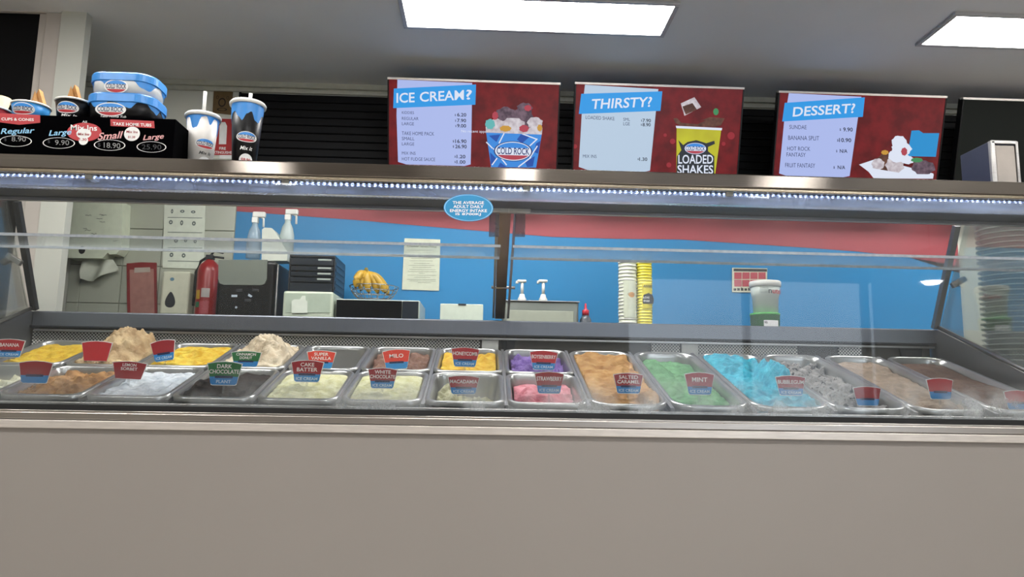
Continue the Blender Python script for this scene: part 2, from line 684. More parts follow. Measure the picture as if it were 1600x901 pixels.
# hood
hz0, hz1 = 1.482, 1.538
m = MB()
m.box(CX0 - .55, CX1 + .55, 2.2, 2.52, hz0 + .012, hz1, .004)
m_hood = steel('hood_steel', '7c756e', .14, (.6, .6, 300), .0)
_b = m_hood.node_tree.nodes['Principled BSDF']
_t = m_hood.node_tree.nodes.new('ShaderNodeTangent')
_t.direction_type = 'RADIAL'
_t.axis = 'X'
_b.inputs['Anisotropic'].default_value = .95
m_hood.node_tree.links.new(_t.outputs[0], _b.inputs['Tangent'])
m.build('hood', m_hood, case)
MB().box(CX0 - .55, CX1 + .55, 2.198, 2.216, hz0, hz0 + .011, .003).build('hood_lip', steel('lip_steel', 'b4a894', .2), case)
MB().box(CX0, CX1, 2.31, 2.52, hz0 + .002, hz0 + .012).build('hood_underside', mat('hood_paint', '3c4048', .45, .3, .1, 6), case)
MB().box(CX0, CX1, 2.505, 2.518, hz0 - .012, hz0 + .002, .002).build('rear_lip', M_steel, case)
# LED tube under the hood front: channel, clear ribbed tube, LEDs
tube_y, tube_z = 2.2545, 1.467
rings = []
N = 620
prof = []
mt = MB()
vs, fs = [], []
xs = [CX0 + (CX1 - CX0) * i / N for i in range(N + 1)]
SEG = 8
for i, x in enumerate(xs):
    r = .021 + (.0012 if i % 2 else -.0008)
    for k in range(SEG):
        a = 2 * math.pi * k / SEG + .2
        vs.append((x, tube_y + r * math.cos(a), tube_z + r * math.sin(a)))
for i in range(N):
    for k in range(SEG):
        l = (k + 1) % SEG
        fs.append((i * SEG + k, (i + 1) * SEG + k, (i + 1) * SEG + l, i * SEG + l))
mt.add(vs, fs, True)
m_tube = glass('tube_plastic', (.5, .54, .66), 1.0, .22, rough=.25)
lt = mt.build('led_tube', m_tube, case)
m_led = lampmat('led_glow', (.55, .66, 1.0), LED_L * 8)
ml = MB()
nl = 230
for i in range(nl):
    x = CX0 + .02 + (CX1 - CX0 - .04) * i / (nl - 1)
    ml.box(x - .0035, x + .0035, tube_y - .015, tube_y - .008, tube_z + .0115, tube_z + .0135)
ml.build('leds', m_led, lt, kind='stuff')
MB().box(CX0, CX1, tube_y - .02, tube_y + .012, tube_z + .014, tube_z + .017).build('led_strip', mat('led_strip', '9aa4c0', .5), lt)
for px in (140, 447, 823, 1138):
    x = P(px, 285, 2.24).x
    MB().box(x - .012, x + .012, tube_y - .026, tube_y + .02, tube_z + .008, tube_z + .027, .003).build('tube_clip', M_white, case)
# front glass in two lights meeting at the middle, end glass, shelf
mid = .065
m_glass = glass('front_glass', (.96, .97, .97), .62, .014, .6, (.80, .91))
MB().box(CX0, mid - .002, GY, GY + .006, zs0 + .01, hz0).build('front_glass', m_glass, case)
MB().box(mid + .002, CX1, GY, GY + .006, zs0 + .01, hz0).build('front_glass', m_glass, case)
m_shelf = glass('shelf_glass', (.95, .97, .98), .18, .07)  # stronger haze lightens the shelf in place of reflected light
m_edge = mat('glass_edge', 'f0f6fc', .25, 0, .2, 60, alpha=.9)  # near-white colour imitates LED light caught along the shelf edges
for a, b in ((CX0 + .01, mid - .02), (mid + .02, CX1 - .01)):
    s_ = MB().box(a, b, 2.402, 2.618, 1.327, 1.333).build('glass_shelf', m_shelf, case)
    MB().box(a, b, 2.398, 2.402, 1.3255, 1.3345).build('polished_edge', m_edge, s_)
    MB().box(a, b, 2.618, 2.622, 1.3255, 1.3345).build('polished_edge', m_edge, s_)
# rear sill, air grille, well
RY = 3.28
sz0, sz1 = 1.098, 1.168
MB().box(CX0, CX1, RY, RY + .12, sz0, sz1, .006).build('rear_sill', steel('sill_steel', '7c8088', .4, (200, 1.5, 1.5), .15), case)
MB().box(CX0, CX1, RY - .012, RY + .002, sz0 - .004, sz0 + .006, .002).build('sill_edge', M_darkm, case)
gz0 = .995
m_perf = perforated('perforated_steel')
gY = RY + .01


def gx_(px):
    return P(px, 530, gY).x


MB().box(CX0 + .02, CX1 - .02, gY + .02, gY + .03, gz0 - .03, sz0).build('rear_panel', mat('well_back', '5a5650', .5, .4, .1, 4), case)
for a, b in ((50, 420), (440, 750), (1018, 1062), (1092, 1245), (1310, 1345)):
    MB().box(gx_(a), gx_(b), gY, gY + .012, gz0 - .01, sz0 - .014).build('air_grille', m_perf, case)
for a, b in ((417, 439), (783, 806), (1405, 1440)):
    xa, xb = gx_(a), gx_(b)
    pl = Pl((0, gY - .004, 0))
    MB().slab(pl, [(xa + .012, gz0 - .01), (xb - .016, gz0 - .01), (xb, sz0 - .01), (xa - .002, sz0 - .01)], .01).build('grille_bracket', M_darkm, case)
for a, b in ((753, 779), (1064, 1090)):
    MB().box(gx_(a), gx_(b), gY - .012, gY - .004, gz0 + .012, sz0 - .012, .002).build('grille_tag', M_white, case)
MB().box(CX0 + .02, CX1 - .02, RY - .012, RY + .004, sz0 - .018, sz0 - .010).build('grille_rail', M_steel, case)
MB().box(CX0 + .02, CX1 - .02, RY - .08, RY + .01, gz0 - .028, gz0 - .018).build('grille_ledge', M_steeld, case)
TILT = R(17.1)
TO = Vector((0, 2.44, .812))
TR = Matrix.Translation(TO) @ Matrix.Rotation(TILT, 4, 'X')
m_well = mat('well_floor', '34363a', .45, .5, .1, 5)
MB().box(CX0 + .01, CX1 - .01, -.03, .86, -.20, -.17, M=TR).build('well_floor', m_well, case)
MB().box(CX0 + .01, CX1 - .01, 2.245, 2.45, .755, .785).build('front_deck', steel('deck_steel', '84888e', .35), case)
MB().box(CX0 + .01, CX1 - .01, 2.40, 2.425, .785, .797, .003).build('front_rail', M_steel, case)
BX0, PITCH = .075 - 7 * .274, .274
for i in range(15):
    x = BX0 + PITCH * i
    MB().box(x - .006, x + .006, -.004, .76, -.02, -.003, M=TR).build('pan_divider', M_steeld, case)
# ends: sloped side rail, end glass and leaning post
for X, s in ((CX0, -1), (CX1, 1)):
    pl = Pl((X, 0, 0), (0, 1, 0), (0, 0, 1))     # across = depth
    side = [(2.25, .5), (3.38, .5), (3.38, 1.165), (3.26, 1.165), (2.25, .76)]
    MB().slab(pl, side, .012).build('end_panel', M_steeld, case)
    rail = MB()
    rail.tube([(X - s * .012, 2.25, .775), (X - s * .012, 3.26, 1.18)], .009, 6)
    rail.build('end_rail', M_steel, case)
    MB().slab(pl, [(2.25, .775), (3.25, 1.175), (3.03, 1.60), (2.53, 1.48), (2.25, 1.48)], .005).build('end_glass', glass('end_glass_%d' % (s > 0), (.9, .93, .91), .6, .03), case)
    po = MB()
    A, B = Vector((X - s * .02, 3.26, 1.17)), Vector((X - s * .02, 3.06, 1.60))
    dd = (B - A)
    px_ = Vector((1, 0, 0))
    q = dd.cross(px_).normalized()
    po.add([A + px_ * .012 + q * .012, A - px_ * .012 + q * .012, A - px_ * .012 - q * .012, A + px_ * .012 - q * .012,
            B + px_ * .012 + q * .012, B - px_ * .012 + q * .012, B - px_ * .012 - q * .012, B + px_ * .012 - q * .012],
           [(0, 1, 2, 3), (7, 6, 5, 4), (0, 4, 5, 1), (1, 5, 6, 2), (2, 6, 7, 3), (3, 7, 4, 0)])
    po.build('end_post', M_darkm if s < 0 else M_steeld, case)
    Bk = P(20 if s < 0 else 1500, 404 if s < 0 else 440, 3.1)
    MB().box(Bk.x - .035, Bk.x + .035, 3.10, 3.12, Bk.z - .012, Bk.z + .012, .003, M=Matrix.Translation(Bk) @ Matrix.Rotation(R(-30 * s), 4, 'Y') @ Matrix.Translation(-Bk)).build('end_hinge', M_steel, case)
# middle post with shelf bracket
A, B = P(783, 497, RY + .04), P(792, 312, 2.53)
po = MB()
for q0, q1, ww, mm_ in ((A, B, .028, 0),):
    pts = []
    for t in (q0, q1):
        pts += [t + Vector((-ww, 0, 0)), t + Vector((ww * .6, 0, 0)), t + Vector((ww * .6, .03, 0)), t + Vector((-ww, .03, 0))]
    po.add(pts, [(0, 1, 5, 4), (1, 2, 6, 5), (2, 3, 7, 6), (3, 0, 4, 7), (3, 2, 1, 0), (4, 5, 6, 7)])
po.build('middle_post', steel('post_steel', '7a6f62', .35), case)
pg = MB()
for dx in (-.04, .026):
    pg.add([A + Vector((dx, -.004, 0)), A + Vector((dx + .01, -.004, 0)), B + Vector((dx + .012, -.006, 0)), B + Vector((dx + .002, -.006, 0)),
            A + Vector((dx, .004, 0)), A + Vector((dx + .01, .004, 0)), B + Vector((dx + .012, .002, 0)), B + Vector((dx + .002, .002, 0))],
           [(0, 1, 2, 3), (7, 6, 5, 4), (0, 4, 5, 1), (1, 5, 6, 2), (2, 6, 7, 3), (3, 7, 4, 0)])
pg.build('post_channel', mat('clear_edge', '9aa2a8', .2, .2, .1, 20), case)
tp = P(786, 450, 3.1)
MB().tube([tp + Vector((-.05, -.02, 0)), tp + Vector((.05, -.02, 0))], .006).build('shelf_pin', M_steel, case)
for px in (772, 812):
    c0 = P(px, 352, 2.56)
    MB().box(c0.x - .018, c0.x + .018, 2.52, 2.524, c0.z - .05, c0.z + .045, .002).build('glass_clamp', mat('clamp_clear', '8a7a80', .3, 0, .2, 30, alpha=.55), case)
cp = P(803, 326, 2.5)
MB().box(cp.x - .085, cp.x + .06, 2.50, 2.53, cp.z - .012, cp.z + .008, .006).build('post_cap', M_white, case)
# energy sticker on the glass
sp = Pl((0, GY - .0006, 0))
stk = thing('energy_sticker', 'oval blue sticker about average adult energy intake on the front glass', 'sticker', P(732, 325, GY - .0006))
cu, cv = sp.px(732, 324.5)
ru = (sp.px(770.5, 325)[0] - sp.px(692.5, 324)[0]) / 2
rv = ru * .56
rot = R(1.2)
MB().oval(sp, cu, cv, ru, rv, 0, 0).build('backing', mat('sticker_blue', '1684b8', .4), stk)
MB().oval(sp, cu, cv, ru * .97, rv * .96, .0006, .965, rings=1).build('ring', M_lblue, stk)
t = MB()
for i, (s, x0, x1) in enumerate((('THE AVERAGE', 767, 968), ('ADULT DAILY', 772, 965), ('ENERGY INTAKE', 750, 987), ('IS 8700KJ', 786, 948))):
    yb = (118, 143, 169, 193)[i]
    g = lambda a, b: sp.px(520 + a / 4.097, 290 + b / 4.097)
    put_text(t, sp, s, g(x0, yb), g(x1, yb + 1), g(x0, yb - 19), .0008)
t.build('lettering', M_card, stk)

# ================================================================== PANS, ICE CREAM, SIGNS
def rrect(hw, hl, r, n=5):
    """rounded rectangle outline, counter-clockwise"""
    out = []
    for cx, cy, a0 in ((hw - r, hl - r, 0), (-hw + r, hl - r, 90), (-hw + r, -hl + r, 180), (hw - r, -hl + r, 270)):
        for i in range(n + 1):
            a = R(a0 + 90 * i / n)
            out.append((cx + r * math.cos(a), cy + r * math.sin(a)))
    return out


def loft(mb, rings, M, close_last=True, smooth=True):
    n = len(rings[0])
    vs = [M @ Vector(p) for ring in rings for p in ring]
    fs = []
    for j in range(len(rings) - 1):
        for i in range(n):
            k = (i + 1) % n
            fs.append((j * n + i, j * n + k, (j + 1) * n + k, (j + 1) * n + i))
    if close_last:
        fs.append(tuple((len(rings) - 1) * n + i for i in range(n)))
    mb.add(vs, fs, smooth)


def pan(x0, x1, y0, y1, label, r=.045, depth=.13):
    """steel pan hanging in the tilted tray"""
    cx, cy, hw, hl = (x0 + x1) / 2, (y0 + y1) / 2, (x1 - x0) / 2, (y1 - y0) / 2
    M = TR @ Matrix.Translation((cx, cy, 0))
    mb = MB()
    spec = [(0, -.012, 0), (0, 0, 0), (.004, .004, 0), (.012, .004, 0), (.016, 0, 0), (.020, -.02, 0), (.03, -.09, 0), (.045, -depth, .01)]
    rings = []
    for inset, z, _ in spec:
        rings.append([(x, y, z) for x, y in rrect(hw - inset, hl - inset, max(r - inset * .4, .01))])
    loft(mb, rings, M)
    return mb.build('ice_cream_pan', M_pan, None, label, 'pan', 'steel ice cream pans in the tray')


def icemat(name, cols, rough=.55, scale=28, bump=.7, speck=None):
    m = bpy.data.materials.new(name)
    m.use_nodes = True
    nt = m.node_tree
    b = nt.nodes['Principled BSDF']
    b.inputs['Roughness'].default_value = rough
    b.inputs['Subsurface Weight'].default_value = .15
    b.inputs['Specular IOR Level'].default_value = .22
    b.inputs['Subsurface Radius'].default_value = (.012, .01, .008)
    tc = nt.nodes.new('ShaderNodeTexCoord')
    n = nt.nodes.new('ShaderNodeTexNoise')
    n.inputs['Scale'].default_value = scale
    n.inputs['Detail'].default_value = 5
    nt.links.new(tc.outputs['Object'], n.inputs['Vector'])
    rp = nt.nodes.new('ShaderNodeValToRGB')
    rp.color_ramp.elements[0].position = .32
    rp.color_ramp.elements[1].position = .68
    rp.color_ramp.elements[0].color = tuple(x * .72 for x in lin(cols[0])) + (1,)
    rp.color_ramp.elements[1].color = tuple(x * .78 for x in lin(cols[1])) + (1,)
    nt.links.new(n.outputs[0], rp.inputs[0])
    col = rp.outputs[0]
    if speck:
        v = nt.nodes.new('ShaderNodeTexNoise')
        v.inputs['Scale'].default_value = 55
        nt.links.new(tc.outputs['Object'], v.inputs['Vector'])
        r2 = nt.nodes.new('ShaderNodeValToRGB')
        r2.color_ramp.elements[0].position = .58
        r2.color_ramp.elements[1].position = .63
        nt.links.new(v.outputs[0], r2.inputs[0])
        mx = nt.nodes.new('ShaderNodeMix')
        mx.data_type = 'RGBA'
        nt.links.new(r2.outputs[0], mx.inputs[0])
        nt.links.new(col, mx.inputs[6])
        mx.inputs[7].default_value = lin(speck) + (1,)
        col = mx.outputs[2]
    nt.links.new(col, b.inputs['Base Color'])
    bn = nt.nodes.new('ShaderNodeBump')
    bn.inputs['Strength'].default_value = bump
    bn.inputs['Distance'].default_value = .006
    n2 = nt.nodes.new('ShaderNodeTexNoise')
    n2.inputs['Scale'].default_value = 120
    n2.inputs['Detail'].default_value = 6
    nt.links.new(tc.outputs['Object'], n2.inputs['Vector'])
    nt.links.new(n2.outputs[0], bn.inputs['Height'])
    nt.links.new(bn.outputs[0], b.inputs['Normal'])
    return m


def ice(x0, x1, y0, y1, label, m, level, amp=.012, lump=18, mounds=(), slope=0.0, seed=0, ridge=0.0, mtop=None):
    """filling: a height field inside the pan. level = depth under the rim; mounds (u, v, radius_u, radius_v, height)"""
    cx, cy, hw, hl = (x0 + x1) / 2, (y0 + y1) / 2, (x1 - x0) / 2, (y1 - y0) / 2
    ins = .022 + (-min(level, 0)) * .14
    hw -= ins
    hl -= ins
    M = TR @ Matrix.Translation((cx, cy, 0))
    nx = 40
    ny = int(nx * hl / hw)
    vs, fs = [], []
    rc = .035

    def H(u, v):
        p = Vector((u * hw * lump + seed * 7.3, v * hl * lump, seed * 3.1))
        h = level + slope * v + amp * (noise.fractal(p, 1.0, 2.0, 4) + .6 * noise.noise(p * .5))
        if ridge:
            h += ridge * (1 - abs(noise.noise(p * .7 + Vector((4, 2, 9))))) ** 3
        for mu_, mv, ru_, rv_, hh in mounds:
            q = ((u - mu_) / ru_) ** 2 + ((v - mv) / rv_) ** 2
            if q < 1:
                h += hh * (1 - q) ** .5 * (1 + .3 * noise.noise(p * 1.3) + .2 * noise.noise(p * 3.5))
        return h

    for j in range(ny + 1):
        for i in range(nx + 1):
            u, v = 2 * i / nx - 1, 2 * j / ny - 1
            x, y = u * hw, v * hl
            # pull the corners in to the pan's rounding
            ax, ay = abs(x) - (hw - rc), abs(y) - (hl - rc)
            if ax > 0 and ay > 0:
                d = math.hypot(ax, ay)
                k = max(ax, ay) / d
                x = math.copysign(hw - rc + ax * k, x)
                y = math.copysign(hl - rc + ay * k, y)
            h = H(u, v)
            e = max(abs(u), abs(v))
            if e > .8:
                cap = -.008 if not mounds else .012
                h = min(h, h + (cap - h) * (e - .8) / .2) if h > cap else h
            h = max(h, -.115)
            vs.append(M @ Vector((x, y, h)))
    w_ = nx + 1
    for j in range(ny):
        for i in range(nx):
            a = j * w_ + i
            fs.append((a, a + 1, a + w_ + 1, a + w_))
    # skirt and underside so the filling is a body
    b0 = len(vs)
    rim = [i for i in range(w_)] + [j * w_ + nx for j in range(1, ny + 1)] + [ny * w_ + i for i in range(nx - 1, -1, -1)] + [j * w_ for j in range(ny - 1, 0, -1)]
    inv = M.inverted()
    for i in rim:
        q = inv @ vs[i]
        vs.append(M @ Vector((q.x * .9, q.y * .94, -.12)))
    nr = len(rim)
    for i in range(nr):
        k = (i + 1) % nr
        fs.append((rim[k], rim[i], b0 + i, b0 + k))
    fs.append(tuple(b0 + i for i in range(nr))[::-1])
    return MB().add(vs, fs, True).build('ice_cream', m, None, label, 'ice cream', 'ice cream fillings in the pans')


I = icemat
ROW_F, ROW_B, ROW_L = (.0, .362), (.374, .742), (.0, .742)
# column, row, colour words, sign words, material, level, options
FILL = [
    (0, 'F', 'off-white ice cream in the leftmost front pan', I('ice_offwhite', ('c9c6a8', 'dedcc4')), -.06, dict(amp=.02, ridge=.02)),
    (0, 'B', 'bright yellow ice cream behind the leftmost red sign', I('ice_banana', ('d0a428', 'e8c84a')), -.012, dict(amp=.012)),
    (1, 'F', 'tan crumbly caramel ice cream in the front left pan', I('ice_tan', ('8a5f34', 'b98c58')), -.022, dict(amp=.02, lump=24, ridge=.012)),
    (1, 'B', 'beige brown-streaked ice cream heaped high in the back left pan', I('ice_beige', ('a38058', 'd8c096'), scale=16), .0, dict(amp=.016, ridge=.010, lump=26, mounds=((.1, .15, 1.0, .95, .045), (.1, .2, .8, .75, .026)))),
    (2, 'F', 'frosty white sorbet in the front row left of the dark chocolate', I('ice_sorbet', ('c4ccd4', 'e4e8ec')), -.012, dict(amp=.010, lump=30)),
    (2, 'B', 'golden yellow ice cream beside the tilted faded sign', I('ice_mango', ('d8a81c', 'ecd45c')), -.010, dict(amp=.014, ridge=.01)),
    (3, 'F', 'dark brown chocolate ice cream under the front green sign', I('ice_dark', ('100806', '2a1a14'), rough=.8), -.016, dict(amp=.016, mounds=((-.7, -.3, .5, .7, .03),))),
    (3, 'B', 'cream cinnamon ice cream heaped in the pan under the rear green sign', I('ice_cinnamon', ('c8b496', 'e4d6bc'), scale=14), .0, dict(amp=.010, ridge=.010, lump=24, mounds=((.05, .3, .9, .75, .035), (.0, .35, .6, .55, .03), (.6, -.3, .5, .6, .035)))),
    (4, 'F', 'pale yellow cake batter ice cream in the front row', I('ice_cake', ('d8d49a', 'eceac2')), -.006, dict(amp=.010, lump=26)),
    (4, 'B', 'thin layer of greyish vanilla ice cream in a nearly empty pan', I('ice_vanilla', ('989682', 'b4b29c')), -.095, dict(amp=.006)),
    (5, 'F', 'pale cream white chocolate ice cream in the front row', I('ice_whitechoc', ('d4d298', 'e8e6c0')), -.004, dict(amp=.010, lump=26)),
    (5, 'B', 'milk chocolate malt ice cream with icy brown surface', I('ice_malt', ('6a463a', '94705e')), -.03, dict(amp=.018, ridge=.012)),
    (6, 'F', 'scooped-out cream macadamia ice cream in the front middle pan', I('ice_macadamia', ('b8b48c', 'd8d4b0')), -.085, dict(amp=.014, mounds=((-.75, .0, .5, .9, .07), (.4, -.8, .35, .35, .07)))),
    (6, 'B', 'bright yellow honeycomb ice cream in the middle back pan', I('ice_honeycomb', ('e0a818', 'f2d050')), -.022, dict(amp=.014, ridge=.012)),
    (7, 'F', 'pink strawberry ice cream with scoop swirls', I('ice_strawberry', ('dc7080', 'f0a0ac')), -.045, dict(amp=.010, ridge=.02, mounds=((-.3, -.1, .6, .6, .02),))),
    (7, 'B', 'purple boysenberry ice cream in ruffled lumps', I('ice_boysenberry', ('6a4a9c', '9478c0')), -.045, dict(amp=.02, ridge=.03, lump=22)),
    (8, 'L', 'golden brown salted caramel ice cream filling a long pan', I('ice_caramel', ('b07c42', 'd0a468'), scale=20), -.008, dict(amp=.012, ridge=.008, lump=22, mounds=((.75, -.75, .4, .2, .02),))),
    (9, 'L', 'soft green mint ice cream scooped low in its long pan', I('ice_mint', ('4a8450', '70aa74')), -.034, dict(amp=.008, lump=26, mounds=((-.2, -.75, .9, .25, .02), (-.6, .3, .5, .9, .02)))),
    (10, 'L', 'vivid turquoise bubblegum ice cream with scooped curls', I('ice_bubblegum', ('18a0c0', '40c8e0')), -.016, dict(amp=.010, ridge=.018, lump=26, mounds=((.55, -.1, .5, .4, .07), (-.3, .6, .7, .4, .02)))),
    (11, 'L', 'grey cookies and cream ice cream with dark chunks', I('ice_cookies', ('7e7a78', 'b4b0ac'), speck='2a2626'), -.05, dict(amp=.018, ridge=.03, lump=20, mounds=((.1, -.4, .8, .4, .035),))),
    (12, 'L', 'light tan ice cream with crumbled nuts near its front', I('ice_nut', ('948070', 'b09c88')), -.022, dict(amp=.010, mounds=((.2, -.7, .6, .2, .015),))),
    (13, 'L', 'smooth milk chocolate ice cream in the rightmost long pan', I('ice_choc', ('5a4034', '765a4a')), -.02, dict(amp=.006, lump=8, mounds=((.0, -.25, 1.0, .6, .03),))),
]
POSW = ['first', 'second', 'third', 'fourth', 'fifth', 'sixth', 'seventh', 'eighth', 'first', 'second', 'third', 'fourth', 'fifth', 'sixth']
for k, (c, row, lab, m, lev, kw) in enumerate(FILL):
    x0 = BX0 + PITCH * c + .004
    x1 = x0 + PITCH - .008
    y0, y1 = dict(F=ROW_F, B=ROW_B, L=ROW_L)[row]
    if row == 'L':
        pl_ = '%s long steel pan counted from the strawberry pan towards the right' % POSW[c]
    else:
        pl_ = '%s half-length steel pan from the left in the %s row' % (POSW[c], 'front' if row == 'F' else 'back')
    pan(x0, x1, y0, y1, pl_, r=.045 if row != 'L' else .07)
    ice(x0, x1, y0, y1, lab, m, lev, seed=k, **kw)

tray = Pl(TO, (1, 0, 0), (0, math.cos(TILT), math.sin(TILT)))
SIGN = [   # centre x, top y, bottom y, width, colour, lines, foot words, label, lean, back row?
    (13, 529, 558, 46, 'r', ['BANANA'], 'ICE CREAM', 'red and blue banana flavour sign at the left edge, back row', 0),
    (149, 532, 564, 47, 'r', [], None, 'bright red flavour sign in front of the heaped beige ice cream', 0),
    (257, 530, 564, 38, 'rd', [], 'ICE CREAM', 'faded tilted red and purple sign beside golden yellow ice cream', 10),
    (383.5, 548, 573, 47, 'g', ['CINNAMON', 'DONUT'], '', 'green cinnamon donut sign in the back row', 0),
    (501, 547, 576, 45, 'o', ['SUPER', 'VANILLA'], '', 'orange-red vanilla sign in front of the nearly empty pan', 0),
    (620, 545, 577, 44, 'o', ['MILO'], '', 'orange-red sign with white margin over the malt ice cream', 4),
    (726, 542, 573, 45, 'r', ['HONEYCOMB'], 'ICE CREAM', 'red honeycomb sign over bright yellow ice cream', -1),
    (849, 547, 578, 45, 'r', ['BOYSENBERRY'], 'ICE CREAM', 'red boysenberry sign over purple ice cream', -1),
    (53, 563, 599, 52, 'rd', [], '', 'dark red flavour sign lowest at the left end of the front row', 0),
    (200, 564, 592, 53, 'rd', ['LEMON', 'SORBET'], None, 'red lemon sorbet sign standing in the frosty white sorbet', -2),
    (349, 564, 602, 54, 'g', ['DARK', 'CHOCOLATE'], 'PLANT', 'green dark chocolate sign in the front row', 0),
    (479, 562, 597, 51, 'rd', ['CAKE', 'BATTER'], 'ICE CREAM', 'dark red cake batter sign over pale yellow ice cream', 0),
    (597, 574, 607, 46, 'rd', ['WHITE', 'CHOCOLATE'], 'ICE CREAM', 'dark red white chocolate sign in the front row', 0),
    (724, 586, 616, 50, 'rd', ['MACADAMIA'], 'ICE CREAM', 'dark red macadamia sign over the scooped-out pan', 0),
    (858, 580, 615, 47, 'rd', ['STRAWBERRY'], 'ICE CREAM', 'dark red strawberry sign over pink ice cream', 0),
    (982, 582, 615, 48, 'rd', ['SALTED', 'CARAMEL'], 'ICE CREAM', 'dark red salted caramel sign over golden brown ice cream', 0),
    (1093.5, 581, 617, 48, 'rd', ['MINT'], 'ICE CREAM', 'dark red mint sign over green ice cream', 0),
    (1236, 586, 618, 49, 'rd', ['BUBBLEGUM'], 'ICE CREAM', 'dark red bubblegum sign beside turquoise ice cream', 0),
    (1356, 603, 634, 46, 'rd', [], '', 'red sign veiled by mist between grey and tan ice cream', 0),
    (1470, 590, 624, 44, 'r', [], '', 'pale red sign at the tan and chocolate pans, half reflected', 0),
    (1592, 609, 640, 46, 'r', [], '', 'red sign at the right edge of the photo in chocolate ice cream', 0),
]
CC = dict(r=M_red, rd=M_redd, g=M_green, o=mat('print_orange_red', 'd8402f', .45))
m_txt = mat('sign_text', 'f0e6e2', .5)
m_txtb = mat('sign_text_blue', 'c8e0f0', .5)
m_stem = mat('clear_stem', 'b8c0c0', .3, alpha=.15)
for (cx, ty, by, wpx, cl, lines, foot, lab, lean) in SIGN:
    u, v = tray.px(cx, by + 5)
    v = max(.05, min(v, .70))
    base = tray(u, v, .0)
    d = ray(cx, by)
    Y = base.y
    bot = P(cx, by, Y)
    topz = P(cx, ty, Y).z
    hgt = topz - bot.z
    wid = wpx * Y / F
    l_ = R(lean)
    pl = Pl(bot, (math.cos(l_), 0, math.sin(l_)), (-math.sin(l_), .0, math.cos(l_)))
    sg = thing('flavour_sign', lab, 'sign', bot, 'flavour signs in the ice cream')
    W, Hh = wid / 2, hgt

    def edge(t, k=1.0):     # half width at height share t
        return W * (.76 + .24 * t) * k
    crown = [(W * a * 1.0, Hh * (1 - .055 * a * a * 1.6)) for a in (1, .5, 0, -.5, -1)]
    body = [(-edge(.05) * .92, Hh * .02), (-edge(0) * .8, 0), (edge(0) * .8, 0), (edge(.05) * .92, Hh * .02)] + crown
    MB().slab(pl, body, .003).build('card', M_card, sg)
    sp_ = .36 if foot is not None else .02
    e = .95
    redp = [(-edge(sp_, e), Hh * sp_), (edge(sp_, e), Hh * sp_)] + [(a * e, b - Hh * .03) for a, b in crown]
    MB().flat(pl, redp, .0008).build('upper_print', CC[cl], sg)
    if foot is not None:
        bp = [(-edge(.02, e) * .88, Hh * .03), (edge(.02, e) * .88, Hh * .03), (edge(.08, e), Hh * .09), (edge(sp_, e), Hh * sp_), (-edge(sp_, e), Hh * sp_), (-edge(.08, e), Hh * .09)]
        MB().flat(pl, bp, .0008).build('lower_print', M_blue, sg)
        MB().flat(pl, [(-W * .5, Hh * (sp_ - .06)), (W * .5, Hh * (sp_ - .06)), (W * .5, Hh * (sp_ + .04)), (-W * .5, Hh * (sp_ + .04))], .0012).build('dark_band', M_navy, sg)
    if lines:
        t = MB()
        nn = len(lines)
        for i, s in enumerate(lines):
            hh = Hh * (.17 if nn == 2 else .19)
            cy = Hh * (.67 if nn == 1 else (.79 - .22 * i))
            ww = min(2 * W * .84, hh * .9 * len(s))
            ctext(t, pl, s, 0, cy, ww, hh, .0016)
        t.build('lettering', m_txt, sg)
    if foot:
        t = MB()
        ctext(t, pl, foot, 0, Hh * .16, min(2 * W * .64, Hh * .12 * len(foot)), Hh * .13, .0016)
        t.build('foot_lettering', m_txtb, sg)
    MB().box(bot.x - .004, bot.x + .004, Y + .004, Y + .006, base.z - .03, bot.z + hgt * .4).build('stem', m_stem, sg)

# ================================================================== MENU SCREENS
TV_T = R(17)
E_paper = emit('screen_paper', 'aebcee', .82)
E_paper2 = emit('screen_paper_pale', 'b9cde2', .82)
E_red = emit('screen_red', '580a10', .82, col2='741319', scale=14)
E_ban = emit('screen_banner', '2f9ae6', .82)
E_ink = emit('screen_ink', '3c4466', .82)
E_wht = emit('screen_white', 'dfe6f6', .82)
E_bold = emit('screen_bold', '1c2136', .82)
E_blu = emit('screen_blue', '3a8ade', .82)
E_dbl = emit('screen_deep_blue', '1f4fa8', .82)
E_nvy = emit('screen_navy', '1b2a6a', .82)
E_rib = emit('screen_ribbon', 'b04050', .82)
E_choc = emit('screen_chocolate', '4a3a48', .82, col2='76606e', scale=40)
E_choc2 = emit('screen_brown', '4a2c24', .82, col2='6c4638', scale=30)
E_yel = emit('screen_yellow', 'c4c32c', .82, col2='b0a828', scale=6)
E_cream = emit('screen_cream', 'd6d0d6', .82, col2='b4a8b0', scale=40)
E_gold = emit('screen_gold', 'c8963a', .82)
E_teal = emit('screen_teal', '63b4b4', .82)
E_grn = emit('screen_green', '3f8a58', .82)
E_dk = emit('screen_dark', '2b3036', .82)
E_card = emit('screen_card', '1f8fd0', .82)


